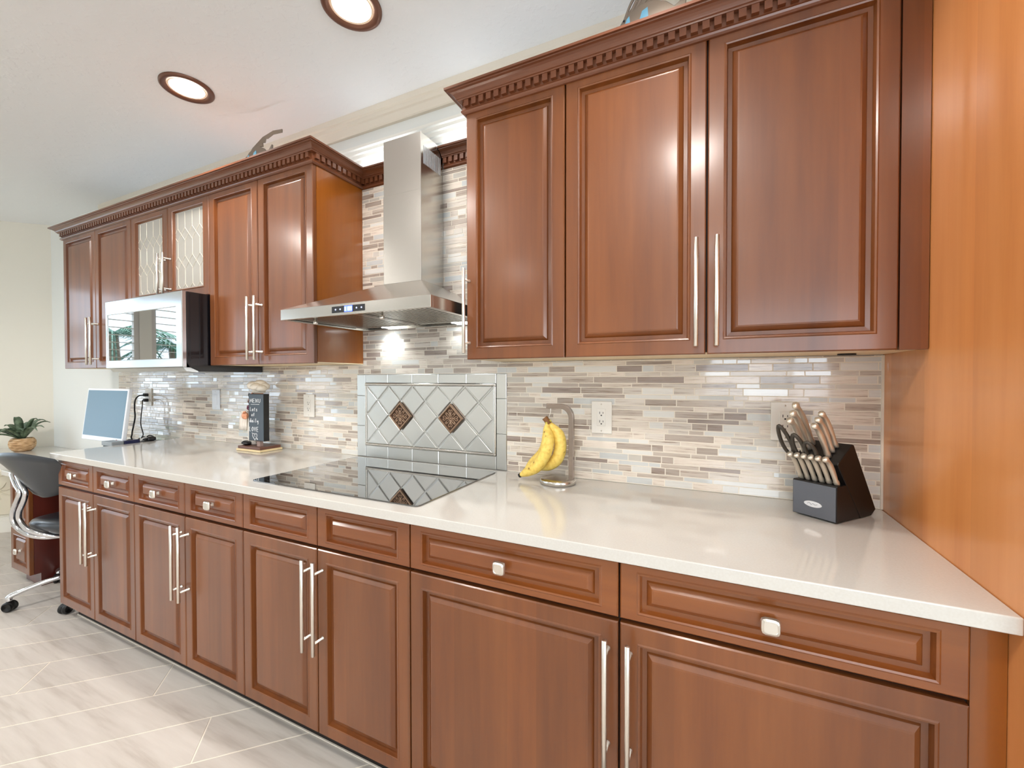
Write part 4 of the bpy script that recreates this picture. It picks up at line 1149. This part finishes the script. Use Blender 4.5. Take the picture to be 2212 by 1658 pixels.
for i in range(6):
    knife('steak_knife', 'steak knife with steel handle, %s in the front row of the block' % names[i], (-.104+.0186*i, .024, .1035), .100, .0096, .0068, 'steak knives in the front row')
for j, (w_, lb) in enumerate(((-.093, 'left'), (-.032, 'right'))):
    for i, (s, lb2) in enumerate(((.20,'lowest'), (.47,'middle'), (.74,'highest'))):
        L_ = (.130, .140, .152)[i] if j == 0 else (.118, .122, .126)[i]
        d = .008+.068*s; z = .168+.046*s
        knife('kitchen_knife', 'large steel-handled knife, %s of the three in the %s rear column of block' % (lb2, lb), (w_, d-.001, z+.0012), L_, .0112 if j == 0 else .0096, .0078, 'large knives in the rear of the block')
# shears with looped handles
sh = thing('kitchen_shears', 'dark-handled kitchen shears standing between the knives in the block', 'scissors', KT(-.075,.02,.17))
SHM = mat('shear_handle_rubber', (66,60,52), .38, metal=.2)
def loop(cw, a0, a1, hw_, name):
    m = MB(); pts = []
    for k in range(22):
        t = 2*PI*k/22; a = (a0+a1)/2 + (a1-a0)/2*math.cos(t); ww = cw + hw_*math.sin(t)*(1-.25*math.cos(t))
        pts.append(KT(ww, -.006 - .56*a, .163 + .828*a))
    m.tube(pts, .0048, 8, closed=True, flat=1.2); m.build(name, SHM, sh)
loop(-.112, .016, .120, .0135, 'finger_loop'); loop(-.080, .012, .092, .0145, 'finger_loop')
m = MB(); m.tube([KT(-.108,-.014,.180), KT(-.100,-.002,.172), KT(-.094,.012,.1755)], .0055, 8); m.tube([KT(-.084,-.012,.176), KT(-.090,-.002,.172), KT(-.094,.012,.1755)], .0055, 8); m.build('pivot_shank', SHM, sh)
# a second dark looped tool between the columns
bo_ = thing('bottle_opener_tool', 'dark looped-handle kitchen tool between the knife columns of the block', 'kitchen tool', KT(-.045,.02,.17))
m = MB(); pts = []
for k in range(22):
    t = 2*PI*k/22; a = .044+.030*math.cos(t); pts.append(KT(-.050+.0135*math.sin(t), -.008-.56*a, .160+.828*a))
m.tube(pts, .0042, 8, closed=True, flat=1.2); m.build('loop_handle', SHM, bo_)
m = MB(); m.tube([KT(-.050,-.015,.172), KT(-.052,-.002,.170), KT(-.052,.012,.1735)], .0045, 8); m.build('shank', SHM, bo_)

# ------------------------------------------------------------------ metal fish on the cabinets
FG = mat('weathered_fish_metal', (132,122,112), .45, metal=.6); FBL = mat('blue_glass_inlay', (120,190,225), .15, spec=.8)
def fish(cx, cy, cz, s, label, spines):
    t = thing('metal_fish', label, 'ornament', (cx, cy, 2.2935), 'fish ornaments on top of the cabinets')
    def X(x, z, y=0): return (cx+x*s, cy+y*s, cz+z*s)
    m = MB()
    prof = [(-.17,-.03),(-.14,.02),(-.10,.055),(-.04,.08),(.03,.08),(.09,.05),(.13,.01),(.16,.03),(.19,.06),(.185,0),(.19,-.06),(.14,-.02),(.08,-.055),(.0,-.08),(-.09,-.07),(-.14,-.05)]
    m.prism([(cx+p[0]*s, cz+p[1]*s) for p in prof], 'y', cy-.008*s, cy+.008*s); b_ = m.build('body', FG, t, bevel=.002)
    for (x0, x1, z0, z1) in ((-.125,-.095,-.01,.035),(-.045,.0,0,.05)):
        m = MB(); m.prism([(cx+x0*s,cz+z0*s),(cx+x1*s,cz+z0*s),(cx+(x1-.004)*s,cz+z1*s),(cx+(x0+.012)*s,cz+(z1-.012)*s)], 'y', cy-.0115*s, cy-.0082*s); m.build('glass_inlay', FBL, b_)
    m = MB(); m.ball(X(-.128,.018,-.012), .006*s, 1, .6, 1, 10, 6); m.build('eye', DARKSLOT, b_)
    # sweeping dorsal fin
    m = MB()
    if not spines:
        up_ = [(-.17,-.02),(-.06,.085),(.07,.145),(.20,.165),(.31,.150)]; lo = [(.31,.128),(.2,.138),(.13,.120),(.11,.125),(.10,.095),(.07,.10),(.075,.07),(.04,.075),(.05,.055),(-.02,.06)]
        m.prism([(cx+p[0]*s, cz+p[1]*s) for p in up_+lo], 'y', cy-.004*s, cy+.004*s)
        m.build('dorsal_fin', FG, t)
        m = MB(); m.tube([X(p[0], p[1]) for p in up_], .004*s, 6); m.build('fin_rib', FG, t)
    else:
        m.prism([(cx+p[0]*s, cz+p[1]*s) for p in [(-.17,-.02),(-.12,.05),(-.06,.11),(.02,.10),(.06,.06)]], 'y', cy-.003*s, cy+.003*s); m.build('dorsal_fin', FG, t)
        for k in range(7):
            a = 1.0 - k*.10; L_ = .20-k*.012
            p0 = (-.13+k*.028, .03+.018*min(k,3)); p1 = (p0[0]+math.cos(a)*L_*.6-.01, p0[1]+math.sin(a)*L_*.62); p2 = (p0[0]+math.cos(a-.15)*L_, p0[1]+math.sin(a-.15)*L_)
            m = MB(); m.tube(spl([X(*p0), X(*p1), X(*p2)], 4), .006*s, 7, rs=[.004*s,.006*s,.007*s,.0075*s,.008*s,.008*s,.008*s,.008*s,.006*s]); m.build('fin_spine', FG, t)
    m = MB(); zb_ = cz-.07*s; m.tube([X(0,-.07), (cx, cy, 2.300)], .004, 8); m.box(cx-.05, cx+.05, cy-.025, cy+.025, 2.2936, 2.3000); m.build('stand', FG, t)
fish(-2.13, -.20, 2.462, .62, 'grey metal fish with blue glass inlays on top of the left wall cabinets', False)
fish(-.185, -.20, 2.474, .60, 'grey metal fish with fanned fin spines on top of the right wall cabinets', True)

# ------------------------------------------------------------------ outside the left windows
PALMG = mat('palm_green', (52,92,70), .5)
gz = MB().box(-12, -6.3, -8, 4, -.1, -.02); struct(gz.build('ground_1', mat('lawn', (110,130,80), .9)))
for (px2, py2, sd_) in ((-8.2, -2.45, 3), (-10.6, -4.4, 8)):
    rnd = random.Random(sd_)
    t = thing('palm_tree', 'green palm outside the left windows, %s' % ('nearer one' if sd_ == 3 else 'farther one'), 'tree', (px2, py2, -.02))
    m = MB(); m.tube([(px2,py2,-.02),(px2+.05,py2,1.0),(px2,py2+.04,2.0)], .09, 10, rs=[.11,.08,.07]); m.build('trunk', mat('palm_trunk', (120,100,80), .8), t)
    m = MB()
    for k in range(22):
        a = k*2*PI/22 + rnd.uniform(-.2,.2); L_ = rnd.uniform(.8,1.2); d = Vector((math.cos(a), math.sin(a), 0)); sd2 = Vector((-d.y, d.x, 0)); c = Vector((px2, py2+.04, 2.0))
        rise = rnd.uniform(.2,.7)
        def sp_(q): return c + d*(L_*q) + Vector((0,0,rise*q - .9*q*q*L_))
        m.tube([sp_(q/6) for q in range(7)], .012, 5)
        for q in range(2, 18):
            p = sp_(q/18); l2 = .30*(1-abs(q/18-.5))
            for s in (1,-1):
                tip = p + sd2*(l2*s) + d*.12 + Vector((0,0,-.12)); w2 = d*.014
                m.add([p-w2, p+w2, tip], [(0,1,2)])
    m.build('fronds', PALMG, t)
